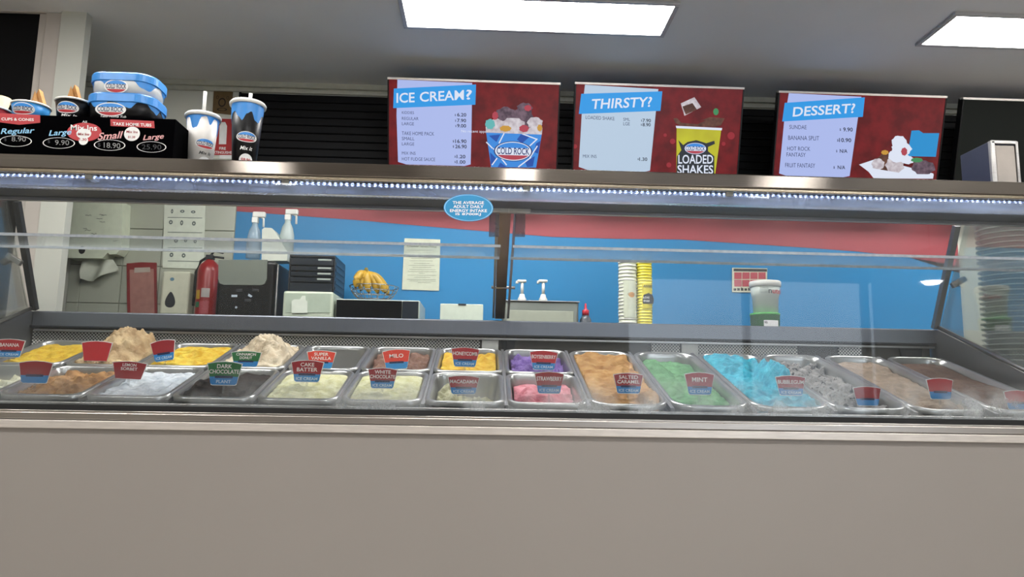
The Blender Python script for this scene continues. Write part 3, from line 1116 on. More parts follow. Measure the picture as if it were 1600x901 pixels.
class Screen:
    def __init__(s, tl, tr, w, label, on=True):
        a = P(tl[0], tl[1], 3.82)
        b = P(tr[0], tr[1], 3.82)
        s.w = (b - a).length
        s.h = s.w * 9 / 16 + .01
        up = Vector((0, -math.sin(TV_T), math.cos(TV_T)))
        O = a - up * s.h
        s.pl = Pl(O, (1, 0, 0), up)
        s.t = thing('menu_screen', label, 'screen', O, 'menu screens above the counter')
        e = .008
        M4 = Matrix.Translation(O) @ Matrix((s.pl.ux, s.pl.uy, s.pl.n)).transposed().to_4x4()
        MB().box(0, s.w, 0, s.h, -.045, -.004, .004, M=M4).build('housing', M_blackgl, s.t)
        MB().box(e, s.w - e, e, s.h - e, -.005, -.002, M=M4).build('screen', E_red if on else mat('screen_off', '0c0f0e', .1, 0, .05, 3, spec=.3), s.t)
        fr = MB()
        fr.box(0, s.w, s.h - .009, s.h + .002, -.03, .002, M=M4)
        fr.build('top_bezel', mat('bezel_silver', 'c8c2bc', .3, .3), s.t)
        fr = MB()
        fr.box(0, e, 0, s.h - .009, -.01, .001, M=M4)
        fr.box(s.w - e, s.w, 0, s.h - .009, -.01, .001, M=M4)
        fr.box(e, s.w - e, 0, e, -.01, .001, M=M4)
        fr.build('bezel', M_blackgl, s.t)
        arm = MB()
        c0 = s.pl(s.w / 2, s.h / 2, -.045)
        arm.box(c0.x - .08, c0.x + .08, c0.y - .01, WALL_Y - .03, c0.z - .1, c0.z + .1, .005)
        arm.build('wall_bracket', M_black, s.t)

    def poly(s, name, pts, m, conv, lift):
        return MB().flat(s.pl, [s.pl.px(*conv(*q)) for q in pts], lift).build(name, m, s.t)

    def texts(s, name, rows, m, conv, lift, bold, parent=None):
        for r_ in rows:
            t = MB()
            st, x0, x1, yb, h = r_[:5]
            yr = r_[5] if len(r_) > 5 else yb + (x1 - x0) * .02
            g = lambda a, b: s.pl.px(*conv(a, b))
            put_text(t, s.pl, st, g(x0, yb), g(x1, yr), g(x0 + (r_[6] if len(r_) > 6 else 0), yb - h), lift, bold)
            t.build(name, m, parent or s.t)


def logo(surf, cu, cv, ru, rv, parent, mats, lift=.0015, step=.0006, dv=0.0):
    """oval shop emblem: pale rim, blue sky, white middle, red foot, the name across"""
    rim, sky, wht, rib, ink = mats
    lg = MB().oval(surf, cu, cv, ru, rv, lift, rings=3, rot=math.atan2(dv, 2 * ru)).build('logo', wht, parent)
    if True:
        up = MB(); lo = MB(); n = 18
        for mb, sgn, k0 in ((up, 1, .38), (lo, -1, .46)):
            vs, fs = [], []
            a0 = math.asin(k0)
            for i in range(n + 1):
                a = a0 + (math.pi - 2 * a0) * i / n
                x, y = .93 * math.cos(a), .9 * math.sin(a)
                tl = dv * x / 2
                vs.append(surf(cu + ru * x, cv + sgn * rv * y + tl, lift + step))
                vs.append(surf(cu + ru * x, cv + sgn * rv * k0 * .9 + tl, lift + step))
            for i in range(n):
                q = (2 * i, 2 * i + 1, 2 * i + 3, 2 * i + 2)
                fs.append(q if sgn > 0 else q[::-1])
            mb.add(vs, fs)
        up.build('logo_sky', sky, parent)
        lo.build('logo_ribbon', rib, parent)
    MB().oval(surf, cu, cv, ru * 1.03, rv * 1.05, lift + step * .5, .94, rings=1, rot=math.atan2(dv, 2 * ru)).build('logo_rim', rim, parent)
    t = MB()
    ctext(t, surf, 'COLD ROCK', cu, cv + rv * .02, ru * 1.75, rv * .72, lift + step * 2, True, 0, dv * .78)
    t.build('logo_lettering', ink, parent)
    return lg


z3 = lambda x, y: (590 + x / 5.007, 100 + y / 5.007)
z4 = lambda x, y: (880 + x / 5.148, 110 + y / 5.148)
z5 = lambda x, y: (1180 + x / 3.81, 120 + y / 3.81)
LG_E = (E_nvy, E_blu, E_wht, E_rib, E_nvy)
# --- screen 1
s1 = Screen((605.5, 121), (876, 131.5), 1, 'wide menu screen headed ICE CREAM with a blue cup of ice cream')
s1.poly('menu_paper', [(155, 122), (740, 148), (735, 500), (728, 785), (680, 797), (225, 785), (160, 765), (148, 400)], E_paper, z3, .0005)
s1.poly('banner', [(127, 192), (770, 160), (765, 318), (122, 345)], E_ban, z3, .0012)
s1.texts('banner_lettering', [('ICE', 148, 290, 305, 78, 300), ('CREAM', 330, 675, 297, 78, 280), ('?', 692, 738, 279, 78, 277)], E_wht, z3, .0018, True)
s1.texts('menu_item', [('KIDDIES', 190, 285, 390, 22), ('REGULAR', 190, 320, 437, 24), ('LARGE', 190, 285, 478, 24), ('TAKE HOME PACK', 190, 442, 555, 28),
                        ('SMALL', 190, 288, 595, 26), ('LARGE', 190, 287, 636, 24), ('MIX INS', 190, 297, 708, 24), ('HOT FUDGE SAUCE', 190, 450, 754, 26)], E_ink, z3, .0012, False)
s1.texts('menu_price', [('6.20', 622, 694, 410, 28), ('7.90', 622, 692, 455, 28), ('9.00', 622, 692, 496, 28), ('16.90', 607, 695, 618, 30), ('26.90', 607, 697, 659, 30),
                         ('1.20', 618, 687, 737, 28), ('1.00', 618, 687, 779, 28), ('$', 604, 612, 408, 18), ('$', 606, 614, 452, 18), ('$', 608, 616, 494, 18), ('$', 588, 598, 614, 20), ('$', 588, 598, 655, 20), ('$', 602, 611, 733, 18), ('$', 602, 611, 775, 18)], E_bold, z3, .0012, True)
s1.texts('notice_text', [('No recent apps', 655, 850, 540, 26)], E_wht, z3, .0018, False)
s1.poly('cup_picture', [(848, 530), (1285, 545), (1240, 810), (888, 806)], E_blu, z3, .0008)
fac = [[(870, 560), (960, 550), (930, 610)], [(1120, 550), (1200, 560), (1130, 620), (1090, 590)], [(1240, 620), (1275, 600), (1255, 700), (1225, 690)], [(880, 690), (930, 740), (900, 790), (885, 780)], [(1150, 760), (1230, 720), (1215, 800), (1170, 805)], [(960, 770), (1010, 805), (940, 805)]]
for q in fac:
    s1.poly('cup_facet', q, E_dbl, z3, .0012)
for (a, b) in (((990, 540), (950, 620)), ((1250, 585), (1190, 640)), ((1130, 545), (1250, 590)), ((900, 660), (850, 610)), ((905, 660), (1010, 790)), ((1190, 735), (1250, 640)), ((1100, 805), (1200, 730)), ((895, 790), (935, 735))):
    ax, ay = z3(*a); bx_, by_ = z3(*b)
    n_ = Vector((ay - by_, bx_ - ax)).normalized() * .9
    MB().flat(s1.pl, [s1.pl.px(ax + n_.x, ay + n_.y), s1.pl.px(bx_ + n_.x, by_ + n_.y), s1.pl.px(bx_ - n_.x, by_ - n_.y), s1.pl.px(ax - n_.x, ay - n_.y)], .0016).build('cup_crack', E_wht, s1.t)
s1.poly('cup_rim', [(845, 490), (1290, 500), (1285, 552), (848, 536)], E_cream, z3, .0020)


def blob(S, name, cx, cy, rx, ry, m, conv, lift, k=7, wob=.12, seed=0):
    rr = random.Random(seed)
    pts = []
    for i in range(18):
        a = 2 * math.pi * i / 18
        w_ = 1 + wob * math.sin(k * a + seed) * rr.uniform(.4, 1)
        pts.append((cx + rx * w_ * math.cos(a), cy + ry * w_ * math.sin(a)))
    return S.poly(name, pts, m, conv, lift)


for i, (cx, cy, rx, ry, m) in enumerate(((1000, 420, 85, 85, E_choc), (1140, 420, 80, 90, E_choc), (1150, 345, 60, 42, E_choc), (1060, 470, 90, 50, E_cream), (1230, 460, 60, 45, E_cream), (930, 470, 60, 40, E_cream),
                                         (880, 470, 38, 40, E_teal), (920, 405, 24, 32, E_rib), (1145, 505, 38, 28, E_rib), (1000, 505, 45, 24, E_gold), (1268, 500, 20, 26, E_gold), (1175, 345, 28, 24, E_rib))):
    blob(s1, 'topping_picture', cx, cy, rx, ry, m, z3, .0024 + i * .0003, seed=i)
cu, cv = s1.pl.px(*z3(1060, 682))
ru = (s1.pl.px(*z3(1208, 682))[0] - s1.pl.px(*z3(915, 682))[0]) / 2
logo(s1.pl, cu, cv, ru, ru * .5, s1.t, LG_E, .0030, .0006)
# --- screen 2
s2 = Screen((898.5, 128.5), (1163.5, 144.5), 1, 'menu screen headed THIRSTY with a yellow shake cup')
s2.poly('menu_paper', [(175, 115), (765, 150), (745, 335), (698, 805), (640, 818), (195, 800), (125, 775), (150, 330)], E_paper2, z4, .0005)
s2.poly('banner', [(145, 188), (797, 168), (782, 325), (125, 350)], E_ban, z4, .0012)
s2.texts('banner_lettering', [('THIRSTY?', 222, 706, 312, 82, 293, 10)], E_wht, z4, .0018, True)
s2.texts('menu_item', [('LOADED SHAKE', 180, 412, 390, 28, 402), ('SML', 483, 537, 405, 24), ('LGE', 483, 535, 441, 26), ('MIX INS', 158, 268, 702, 26)], E_ink, z4, .0012, False)
s2.texts('menu_price', [('7.90', 638, 705, 416, 28), ('8.90', 638, 703, 450, 28), ('1.30', 612, 676, 727, 28), ('$', 626, 634, 412, 18), ('$', 624, 632, 446, 18), ('$', 598, 607, 722, 18)], E_bold, z4, .0012, True)
s2.poly('cup_picture', [(912, 455), (1272, 470), (1222, 832), (910, 826)], E_yel, z4, .0008)
s2.poly('cup_rim', [(905, 445), (1278, 463), (1275, 482), (910, 464)], E_wht, z4, .0012)
s2.poly('splash_picture', [(915, 690), (950, 640), (925, 560), (965, 600), (1000, 575), (1070, 560), (1150, 585), (1215, 565), (1220, 590), (1165, 615), (1165, 650), (1215, 690), (1215, 832), (910, 828)], E_dk, z4, .0012)
s2.poly('chocolate_splash', [(885, 385), (915, 382), (950, 420), (1000, 425), (1080, 432), (1150, 400), (1110, 400), (1180, 375), (1300, 385), (1270, 440), (1220, 455), (940, 445), (900, 420)], E_choc2, z4, .0006)
s2.poly('cube_side', [(945, 265), (1055, 215), (1110, 295), (975, 365)], E_cream, z4, .0008)
s2.poly('cube_face', [(958, 290), (1040, 262), (1075, 315), (985, 355)], E_choc2, z4, .0014)
blob(s2, 'candy_picture', 1228, 332, 22, 28, E_grn, z4, .0008, wob=0)
cu, cv = s2.pl.px(*z4(1062, 628))
ru = (s2.pl.px(*z4(1150, 628))[0] - s2.pl.px(*z4(972, 628))[0]) / 2
logo(s2.pl, cu, cv, ru, ru * .5, s2.t, LG_E, .0020, .0006)
s2.texts('cup_lettering', [('LOADED', 925, 1205, 750, 72, 750), ('SHAKES', 918, 1205, 830, 70, 832)], E_wht, z4, .0020, True)
for i, (cx, cy, r_) in enumerate(((1350, 525, 30), (880, 570, 22), (820, 520, 14), (95, 610, 18), (1290, 590, 16), (850, 760, 20))):
    blob(s2, 'glow_spot', cx, cy, r_, r_, emit('screen_bokeh', '8a222c', 1), z4, .0003, wob=0)
# --- screen 3
s3 = Screen((1217, 142), (1480.5, 153), 1, 'menu screen headed DESSERT with a sundae boat picture')
s3.poly('menu_paper', [(200, 97), (632, 118), (612, 240), (562, 590), (520, 598), (190, 590), (142, 575), (172, 265)], E_paper, z5, .0005)
s3.poly('banner', [(175, 155), (652, 122), (640, 238), (160, 266)], E_ban, z5, .0012)
s3.texts('banner_lettering', [('DESSERT?', 222, 590, 238, 58, 215, 6)], E_wht, z5, .0018, True)
s3.texts('menu_item', [('SUNDAE', 203, 305, 310, 24), ('BANANA SPLIT', 196, 380, 375, 26), ('HOT ROCK', 190, 327, 438, 24), ('FANTASY', 186, 300, 474, 24), ('FRUIT FANTASY', 178, 356, 538, 26)], E_ink, z5, .0012, False)
s3.texts('menu_price', [('9.90', 523, 580, 325, 24), ('10.90', 499, 571, 388, 24), ('N/A', 503, 548, 452, 22), ('N/A', 490, 535, 549, 22), ('$', 502, 510, 322, 16), ('$', 487, 495, 386, 16), ('$', 481, 488, 450, 16), ('$', 465, 473, 547, 16)], E_bold, z5, .0012, True)
s3.poly('card_picture', [(930, 320), (975, 318), (1000, 335), (1095, 335), (1075, 476), (905, 472)], E_card, z5, .0006)
s3.poly('boat_picture', [(618, 522), (720, 488), (1060, 575), (1055, 606), (705, 604), (675, 565)], E_wht, z5, .0008)
for i, (cx, cy, rx, ry, m) in enumerate(((800, 510, 90, 55, E_choc2), (730, 520, 38, 35, E_cream), (830, 525, 55, 50, E_cream), (1000, 540, 70, 42, E_choc), (850, 470, 60, 40, E_wht), (870, 430, 60, 40, E_wht), (855, 390, 45, 40, E_wht), (905, 495, 40, 24, E_wht), (885, 445, 18, 24, E_rib), (770, 450, 22, 14, E_gold), (960, 495, 35, 14, E_grn))):
    blob(s3, 'sundae_picture', cx, cy, rx, ry, m, z5, .0012 + .0003 * i, seed=i + 3)
s3.poly('boat_front', [(640, 530), (720, 548), (900, 578), (1060, 580), (1055, 606), (705, 604), (675, 565)], E_wht, z5, .005)
# --- screen 4, dark
s4 = Screen((1505, 152.5), (1768, 163), 1, 'unlit dark screen cut by the right edge of the photo', False)

# ================================================================== ON THE HOOD
LZ = hz1


def cone_surf(cx, cy, z0, r0, r1, h, a_mid=-90):
    """wrap (arc length, height) onto a tapering cup; arc 0 faces the viewer side"""
    def S(u, v, l=0.0):
        t = v / h
        r = r0 + (r1 - r0) * t + l
        a = R(a_mid) + u / (r0 + (r1 - r0) * t)
        return Vector((cx + r * math.cos(a), cy + r * math.sin(a), z0 + v))
    return S


def drip_band(mb, S, circ, top, lows, lift):
    n = 72
    vs, fs = [], []
    for i in range(n + 1):
        u = circ * (i / n - .5)
        f = (i / n) * len(lows)
        k = int(f) % len(lows)
        a, b = lows[k], lows[(k + 1) % len(lows)]
        w_ = f - int(f)
        w_ = w_ * w_ * (3 - 2 * w_)
        lo = a + (b - a) * w_
        for j in range(4):
            vs.append(S(u, lo + (top - lo) * j / 3, lift))
    for i in range(n):
        for j in range(3):
            fs.append((i * 4 + j, (i + 1) * 4 + j, (i + 1) * 4 + j + 1, i * 4 + j + 1))
    mb.add(vs, fs, True)


LG = (M_card, M_sky, M_card, M_red, M_navy)
m_cupw = mat('cup_white', 'd2cec8', .45, 0, .05, 40)
m_cupb = mat('cup_black', '08080a', .4, spec=.25)


def shake_cup(px, ybase, ytop, wtop, Y, m_body, label, lows, logo_a, sticker):
    c = P(px, ybase, Y)
    c.z = LZ
    top = P(px, ytop, Y).z
    h = top - LZ
    r1 = wtop * Y / F / 2
    r0 = r1 * .70
    t = thing('shake_cup', label, 'cup', c, 'shake cups on the hood')
    M4 = Matrix.Translation(c)
    MB().lathe([(0, 0), (r0, 0), (r1, h), (r1 - .0015, h), (r0 - .0015, .004), (0, .004)], M4, 40, False).build('cup_body', m_body, t)
    MB().lathe([(r1, h - .008), (r1 + .006, h - .008), (r1 + .007, h), (r1 + .003, h + .005), (r1 - .01, h + .007), (.012, h + .009), (0, h + .009)], M4, 40, False).build('lid', M_white, t)
    S = cone_surf(c.x, c.y, LZ, r0, r1, h, -90 - math.degrees(math.atan2(c.x, c.y)))
    b = MB()
    circ = 2 * math.pi * r1 * .97
    # wrap by angle so that the band closes
    def SB(u, v, l=0.0):
        t_ = v / h
        r = r0 + (r1 - r0) * t_ + l
        a = R(-90) + 2 * math.pi * u / circ
        return Vector((c.x + r * math.cos(a), c.y + r * math.sin(a), LZ + v))
    drip_band(b, SB, circ, h - .007, [h * q for q in lows], .0008)
    b.build('drip_band', M_sky, t)
    S2 = cone_surf(c.x, c.y, LZ, r0, r1, h, logo_a)
    logo(S2, 0, h * .47, r1 * .62, r1 * .33, t, LG, .0016, .0005)
    tx = MB()
    ctext(tx, S2, 'Mix It', 0, h * .31, r1 * .7, h * .055, .0018, True, .25)
    tx.build('script', M_card if m_body is m_cupb else M_ink, t)
    MB().oval(S2, .002, h * .14, r1 * .40, r1 * .42, .0020).build('price_sticker', M_card, t)
    tx = MB()
    ctext(tx, S2, sticker, .002, h * .14, r1 * .55, h * .055, .0026, True)
    tx.build('price_lettering', M_red, t)
    return t, c, h


t, c, h = shake_cup(313, 243, 183, 49, 2.36, m_cupw, 'white shake cup with blue drips, straw and shop logo on the hood', [.78, .93, .92, .70, .72, .93, .92, .8, .93, .92, .72, .74, .92, .94, .80, .93, .92, .66, .70, .93, .9, .82], -50, '$7.90')
MB().tube([(c.x, c.y, LZ + h), (c.x, c.y, LZ + h + .088)], .006).build('straw', M_white, t)
t, c, h = shake_cup(382, 246, 164, 50, 2.34, m_cupb, 'tall black shake cup with blue drips and price sticker', [.84, .80, .72, .76, .84, .82, .70, .72, .82, .84, .76, .70, .80, .84, .72, .70, .82, .84, .78, .70, .74, .82], -68, '$8.90')
MB().tube([(c.x + .004, c.y, LZ + h), (c.x + .006, c.y, LZ + h + .04)], .006).build('straw', M_white, t)

# --- black price display box
BY0, BY1 = 2.225, 2.40
bx1 = P(272, 215, BY0).x
bx0 = -1.9
bz = P(200, 184, BY0).z
bt = thing('price_display', 'low black price display box with red banners and dial prices on the hood', 'display box', ((bx0 + bx1) / 2, 2.3, LZ))
pside = Pl((bx1, 0, 0), (0, 1, 0), (0, 0, 1))
MB().slab(pside, [(BY0, LZ), (BY1, LZ), (BY1, bz - .02), (BY1 - .04, bz), (BY0, bz)], bx1 - bx0).build('box', mat('display_black', '020203', .9, var=0, spec=.02), bt)
bp = Pl((0, BY0, 0))
q6 = lambda x, y: bp.px(x / 6.931, 120 + y / 6.931)
q7 = lambda x, y: bp.px(130 + x / 5.812, 95 + y / 5.812)
MB().flat(bp, [q6(-200, 385), q6(437, 415), q6(437, 498), q6(210, 520), q6(-20, 490), q6(-200, 480)], .001).build('cups_banner', M_red, bt)
MB().flat(bp, [q7(248, 530), q7(645, 548), q7(650, 612), q7(250, 592)], .001).build('tubs_banner', M_red, bt)
t = MB()
put_text(t, bp, 'CUPS & CONES', q6(20, 473), q6(370, 482), q6(20, 443), .002)
put_text(t, bp, 'TAKE HOME TUBS', q7(272, 586), q7(622, 600), q7(272, 558), .002)
t.build('banner_lettering', M_card, bt)
ov = (bp.px(134.5, 207))
sx_ = bp.px(154, 0)[0] - bp.px(100, 0)[0]
MB().oval(bp, *bp.px(132, 206.5), .052, .030, .0015).build('mix_ins_oval', M_red, bt)
t = MB()
put_text(t, bp, 'All', q6(895, 500), q6(945, 502), q6(895, 476), .0022, False)
put_text(t, bp, 'Mix Ins', q6(770, 580), q6(1055, 588), q6(770, 520), .0022)
t.build('mix_ins_lettering', M_card, bt)
t = MB()
put_text(t, bp, 'Regular', q6(5, 640), q6(362, 630), q6(5, 560), .002, True, .3)
t.build('cup_size', M_lblue, bt)
t = MB()
put_text(t, bp, 'Large', q6(525, 660), q6(765, 645), q6(525, 580), .002, True, .3)
t.build('cup_size', M_lblue, bt)
t = MB()
put_text(t, bp, 'Small', q7(132, 722), q7(345, 705), q7(132, 655), .002, True, .3)
t.build('tub_size', M_pink, bt)
t = MB()
put_text(t, bp, 'Large', q7(540, 738), q7(725, 722), q7(540, 675), .002, True, .3)
t.build('tub_size', M_pink, bt)
dial = MB()
for (x, y), rx in (((173 / 6.931, 120 + 697 / 6.931), .0485), ((640 / 6.931, 120 + 718 / 6.931), .0485), ((130 + 242 / 5.812, 95 + 766 / 5.812), .0475), ((130 + 622 / 5.812, 95 + 783 / 5.812), .045)):
    dial.oval(bp, *bp.px(x, y), rx, .0175, .0015, .94, rings=1)
dial.build('price_dials', M_card, bt)
t = MB()
put_text(t, bp, '8.90', q6(130, 700), q6(285, 702), q6(130, 650), .002, False)
put_text(t, bp, '9.90', q6(600, 738), q6(752, 742), q6(600, 685), .002, False)
put_text(t, bp, '18.90', q7(190, 790), q7(340, 798), q7(190, 742), .002, False)
t.build('price_digits', mat('digit_grey', '8a8a8a', .5), bt)
t = MB()
put_text(t, bp, '25.90', q7(535, 805), q7(712, 808), q7(535, 760), .002, False)
for qq, (x, y) in ((q6, (50, 700)), (q6, (520, 722)), (q7, (135, 785))):
    put_text(t, bp, '$', qq(x, y), qq(x + 26, y), qq(x, y - 38), .002, False)
t.build('faint_digits', mat('digit_dark', '34343a', .5), bt)
for nm, ctr, parts, lines in (
        ('mix_sticker', bp.px(130 + 447 / 5.812, 95 + 665 / 5.812), ((0, 0, .024, .023),), ('Mix Ins', '$1.30')),
        ('mix_sticker', bp.px(910 / 6.931, 120 + 645 / 6.931), ((0, .008, .0225, .016), (.001, -.014, .014, .014), (-.006, .015, .01, .01)), ('Mix Ins', '1.30'))):
    mb = MB()
    for i_, (du, dv, ru, rv) in enumerate(parts):
        mb.oval(bp, ctr[0] + du, ctr[1] + dv, ru, rv, .0026 + .0002 * i_)
    st = mb.build(nm, M_card, bt)
    t = MB()
    ctext(t, bp, lines[0], ctr[0], ctr[1] + .006, .034, .008, .0036)
    ctext(t, bp, lines[1], ctr[0], ctr[1] - .011, .022, .008, .0036)
    t.build('sticker_lettering', M_redd, st)


# --- paper cups with waffle pieces on the box
def bowl_cup(pxc, ytop, wtop, m_body, label, Y, script=None, name='paper_cup', wedge=None):
    c = P(pxc, ytop, Y)
    top = c.z
    c.z = bz
    h = top - bz
    r1 = wtop * Y / F / 2
    r0 = r1 * .80
    t = thing(name, label, 'paper cup', c, 'paper cups on the price display')
    M4 = Matrix.Translation(c)
    MB().lathe([(0, 0), (r0, 0), (r1, h), (r1 - .0015, h), (r0 - .0015, .003), (0, .003)], M4, 40, False).build('cup_body', m_body, t)
    ring = MB()
    ring.tube([c + Vector((r1 * math.cos(a), r1 * math.sin(a), h)) for a in [2 * math.pi * i / 40 for i in range(40)]], .0032, 6, True)
    ring.build('rolled_rim', M_white, t)
    S = cone_surf(c.x, c.y, bz, r0, r1, h, -72)
    logo(S, -.012, h * .55, r1 * .62, r1 * .33, t, LG, .0016, .0005)
    if script:
        tx = MB()
        ctext(tx, S, script, -.004, h * .2, r1 * .8, h * .12, .0018, True, .25)
        tx.build('script', M_card, t)
    if wedge:
        x, yb_, yt, w_ = wedge
        a = P(x - w_, yb_, Y + .01); b = P(x + w_ * .9, yb_, Y + .01); tp = P(x + w_ * .2, yt, Y + .005)
        wv = MB()
        back = Vector((0, .028, -.01))
        lowv = Vector((0, 0, -.025))
        wv.add([a + lowv, b + lowv, tp, a + lowv + back, b + lowv + back, tp + Vector((.006, .012, -.004))], [(0, 1, 2), (5, 4, 3), (0, 3, 4, 1), (1, 4, 5, 2), (2, 5, 3, 0)])
        wv.add([a + Vector((.012, -.004, -.02)), tp + Vector((-.008, -.006, -.006)), b + Vector((-.01, -.012, -.02)), a + Vector((.03, -.016, -.02))], [(0, 3, 1), (3, 2, 1)])
        wv.build('waffle_piece', M_cone, None, 'folded waffle cone piece sticking out of the %s' % wedge_words[label], 'waffle piece', 'waffle pieces in the paper cups')
    return t


wedge_words = {}
la = 'blue paper ice cream cup with shop logo on the black price display'
lb_ = 'black paper ice cream cup with shop logo beside the stacked tubs'
lc = 'red paper ice cream cup cut by the left edge of the photo'
wedge_words[la] = 'blue paper cup'
wedge_words[lb_] = 'black paper cup'
bowl_cup(49, 167, 54, M_blue, la, 2.30, wedge=(57, 170, 139, 19))
bowl_cup(117, 162, 54, m_cupb, lb_, 2.30, 'Mix It', wedge=(113, 165, 132, 19))
bowl_cup(-10, 173, 50, M_redd, lc, 2.30)
# tall waffle cone standing at the very left
cc = P(-2, 180, 2.35)
MB().lathe([(.008, 0), (.03, .10), (.028, .10), (.0, .02)], Matrix.Translation((cc.x, cc.y, bz)), 20, False).build('waffle_cone', mat('pale_waffle', 'd8c29a', .6, 0, .1, 50), None, 'tall pale waffle cone at the left edge behind the red cup', 'waffle cone')


# --- take-home tubs
def tub(name, x0, x1, y0, y1, z0, h, lid_h, m_body, label, lows, script, lgo):
    cx, cy, hw, hl = (x0 + x1) / 2, (y0 + y1) / 2, (x1 - x0) / 2, (y1 - y0) / 2
    t = thing(name, label, 'ice cream tub', (cx, cy, z0), 'take-home tubs on the price display')
    M4 = Matrix.Translation((cx, cy, z0))
    mb = MB()
    n = 10
    rad = hl * .72
    base = rrect(hw * .90, hl * .88, rad * .88, n)
    topo = rrect(hw * .965, hl * .95, rad * .95, n)
    loft(mb, [[(x, y, 0) for x, y in base][::1], [(x, y, h) for x, y in topo]], M4)
    mb.f.append(tuple(range(len(base)))[::-1]); mb.sm.append(False)
    mb.build('tub_body', m_body, t)
    lid = MB()
    rings = [[(x, y, h - lid_h * .55) for x, y in rrect(hw * .985, hl * .97, rad, n)], [(x, y, h - lid_h * .5) for x, y in rrect(hw, hl, rad, n)], [(x, y, h + lid_h * .35) for x, y in rrect(hw, hl, rad, n)], [(x, y, h + lid_h * .5) for x, y in rrect(hw * .985, hl * .97, rad, n)], [(x, y, h + lid_h * .42) for x, y in rrect(hw * .94, hl * .9, rad * .9, n)]]
    loft(lid, rings, M4, smooth=False)
    lid.build('lid', M_sky, t)
    # drips: band following the outline
    m_ = len(base)
    per = 96
    vs, fs = [], []

    def outline(s, v):
        f = s * m_
        i = int(f) % m_
        w_ = f - int(f)
        k = v / h
        a = Vector(base[i]).lerp(Vector(base[(i + 1) % m_]), w_)
        b = Vector(topo[i]).lerp(Vector(topo[(i + 1) % m_]), w_)
        return a.lerp(b, k)
    # arc-length parameter
    acc = [0]
    for i in range(m_):
        acc.append(acc[-1] + (Vector(topo[(i + 1) % m_]) - Vector(topo[i])).length)
    L_ = acc[-1]

    def sat(q):
        q = (q % 1) * L_
        for i in range(m_):
            if acc[i + 1] >= q:
                return (i + (q - acc[i]) / max(acc[i + 1] - acc[i], 1e-9)) / m_
        return 0
    for i in range(per + 1):
        q = i / per
        s_ = sat(q)
        f = q * len(lows)
        k = int(f) % len(lows)
        w_ = f - int(f)
        w_ = w_ * w_ * (3 - 2 * w_)
        lo = h * (lows[k] + (lows[(k + 1) % len(lows)] - lows[k]) * w_)
        for j in range(3):
            v = lo + (h * .92 - lo) * j / 2
            p = outline(s_, v)
            d_ = p.normalized() * .0012
            vs.append(Vector((cx + p.x + d_.x, cy + p.y + d_.y, z0 + v)))
    for i in range(per):
        for j in range(2):
            fs.append((i * 3 + j, (i + 1) * 3 + j, (i + 1) * 3 + j + 1, i * 3 + j + 1))
    MB().add(vs, fs, True).build('drip_band', M_sky, t)
    slope = (hl * .95 - hl * .88) / h
    S = Pl((cx, cy - hl * .88, z0), (1, 0, 0), (0, -slope, 1))
    logo(S, lgo[0], h * lgo[1], lgo[2], lgo[3], t, LG, .003, .0005)
    if script:
        tx = MB()
        ctext(tx, S, script, lgo[0] + .008, h * .13, .08, h * .10, .003, True, .25)
        tx.build('script', M_card, t)
    return t


ty0 = 2.235
a_, b_ = P(147, 150, 2.31).x, P(264, 155, 2.36).x
z1 = P(190, 151, ty0).z
h1 = z1 - bz
tub('ice_cream_tub', a_, b_, ty0, 2.40, bz, h1, .028, m_cupb, 'black take-home tub with blue drips and lid, lower of the stack', [.62, .55, .8, .78, .5, .62, .8, .82, .7, .5, .55, .8, .75, .55, .6, .82, .8, .55, .5, .8, .76, .6, .52, .8, .82, .6, .5, .8], 'Take Home Tub', (-.014, .44, .046, .021))
zz = bz + h1 + .014
z2 = P(195, 118, ty0).z
tub('ice_cream_tub', a_ + .004, b_ - .004, ty0 + .002, 2.395, zz, z2 - zz, .026, mat('tub_white', 'c8cac8', .4), 'white take-home tub with blue drips and lid on top of the stack', [.5, .3, .7, .75, .3, .45, .8, .8, .5, .25, .7, .75, .4, .3, .75, .7, .3, .35, .8, .75, .4, .3, .7, .8], None, (-.005, .40, .036, .021))
# --- napkin dispenser at the right
nY = 2.25
na, nb = P(1550, 250, nY).x, P(1590, 250, nY).x
nz = P(1550, 220, nY).z
nt_ = thing('napkin_dispenser', 'dark upright napkin dispenser with steel front on the right of the hood', 'napkin dispenser', ((na + nb) / 2, 2.32, LZ))
xl = P(1504, 250, nY).x
bx = MB()
bx.box(na - .004, nb, nY + .004, nY + .15, LZ, nz, .004)
bx.build('body', mat('dispenser_side', '252c44', .35), nt_)
fr = MB()
fr.box(na - .004, na + .012, nY - .004, nY + .01, LZ, nz, .002)
fr.box(nb - .006, nb + .004, nY - .004, nY + .01, LZ, nz, .002)
fr.box(na, nb, nY - .004, nY + .01, nz - .010, nz + .002, .002)
fr.build('front_frame', M_steel, nt_)
MB().box(na + .013, nb - .007, nY - .001, nY + .02, LZ + .002, nz - .014, .003).build('napkin', mat('napkin_paper', 'b4aca4', .8, 0, .05, 20, bump=.3), nt_)

# ================================================================== BACK COUNTER AND WALL ITEMS
KZ = 1.05
kb = thing('back_counter', 'steel-topped counter along the blue wall behind the display case', 'counter', (.5, 3.9, 0))
MB().box(-2.0, 2.95, 3.62, WALL_Y - .014, KZ - .04, KZ - .001, .003).build('worktop', M_steeld, kb)
MB().box(-2.0, 2.95, 3.66, WALL_Y - .014, 0, KZ - .042).build('base', mat('counter_base', 'a8a8a4', .5), kb)


def pz(px, py, Y):
    q = P(px, py, Y)
    return q.x, q.z


# --- menu poster & notices on the wall
def sheet(name, quad, label, cat, m, Y=WALL_Y - .008, kind=None):
    pl = Pl((0, Y, 0))
    pts = [pl.px(*q) for q in quad]
    t = thing(name, label, cat, pl(*pts[-1]))
    MB().slab(pl, pts, .003).build('paper', m, t)
    return t, pl


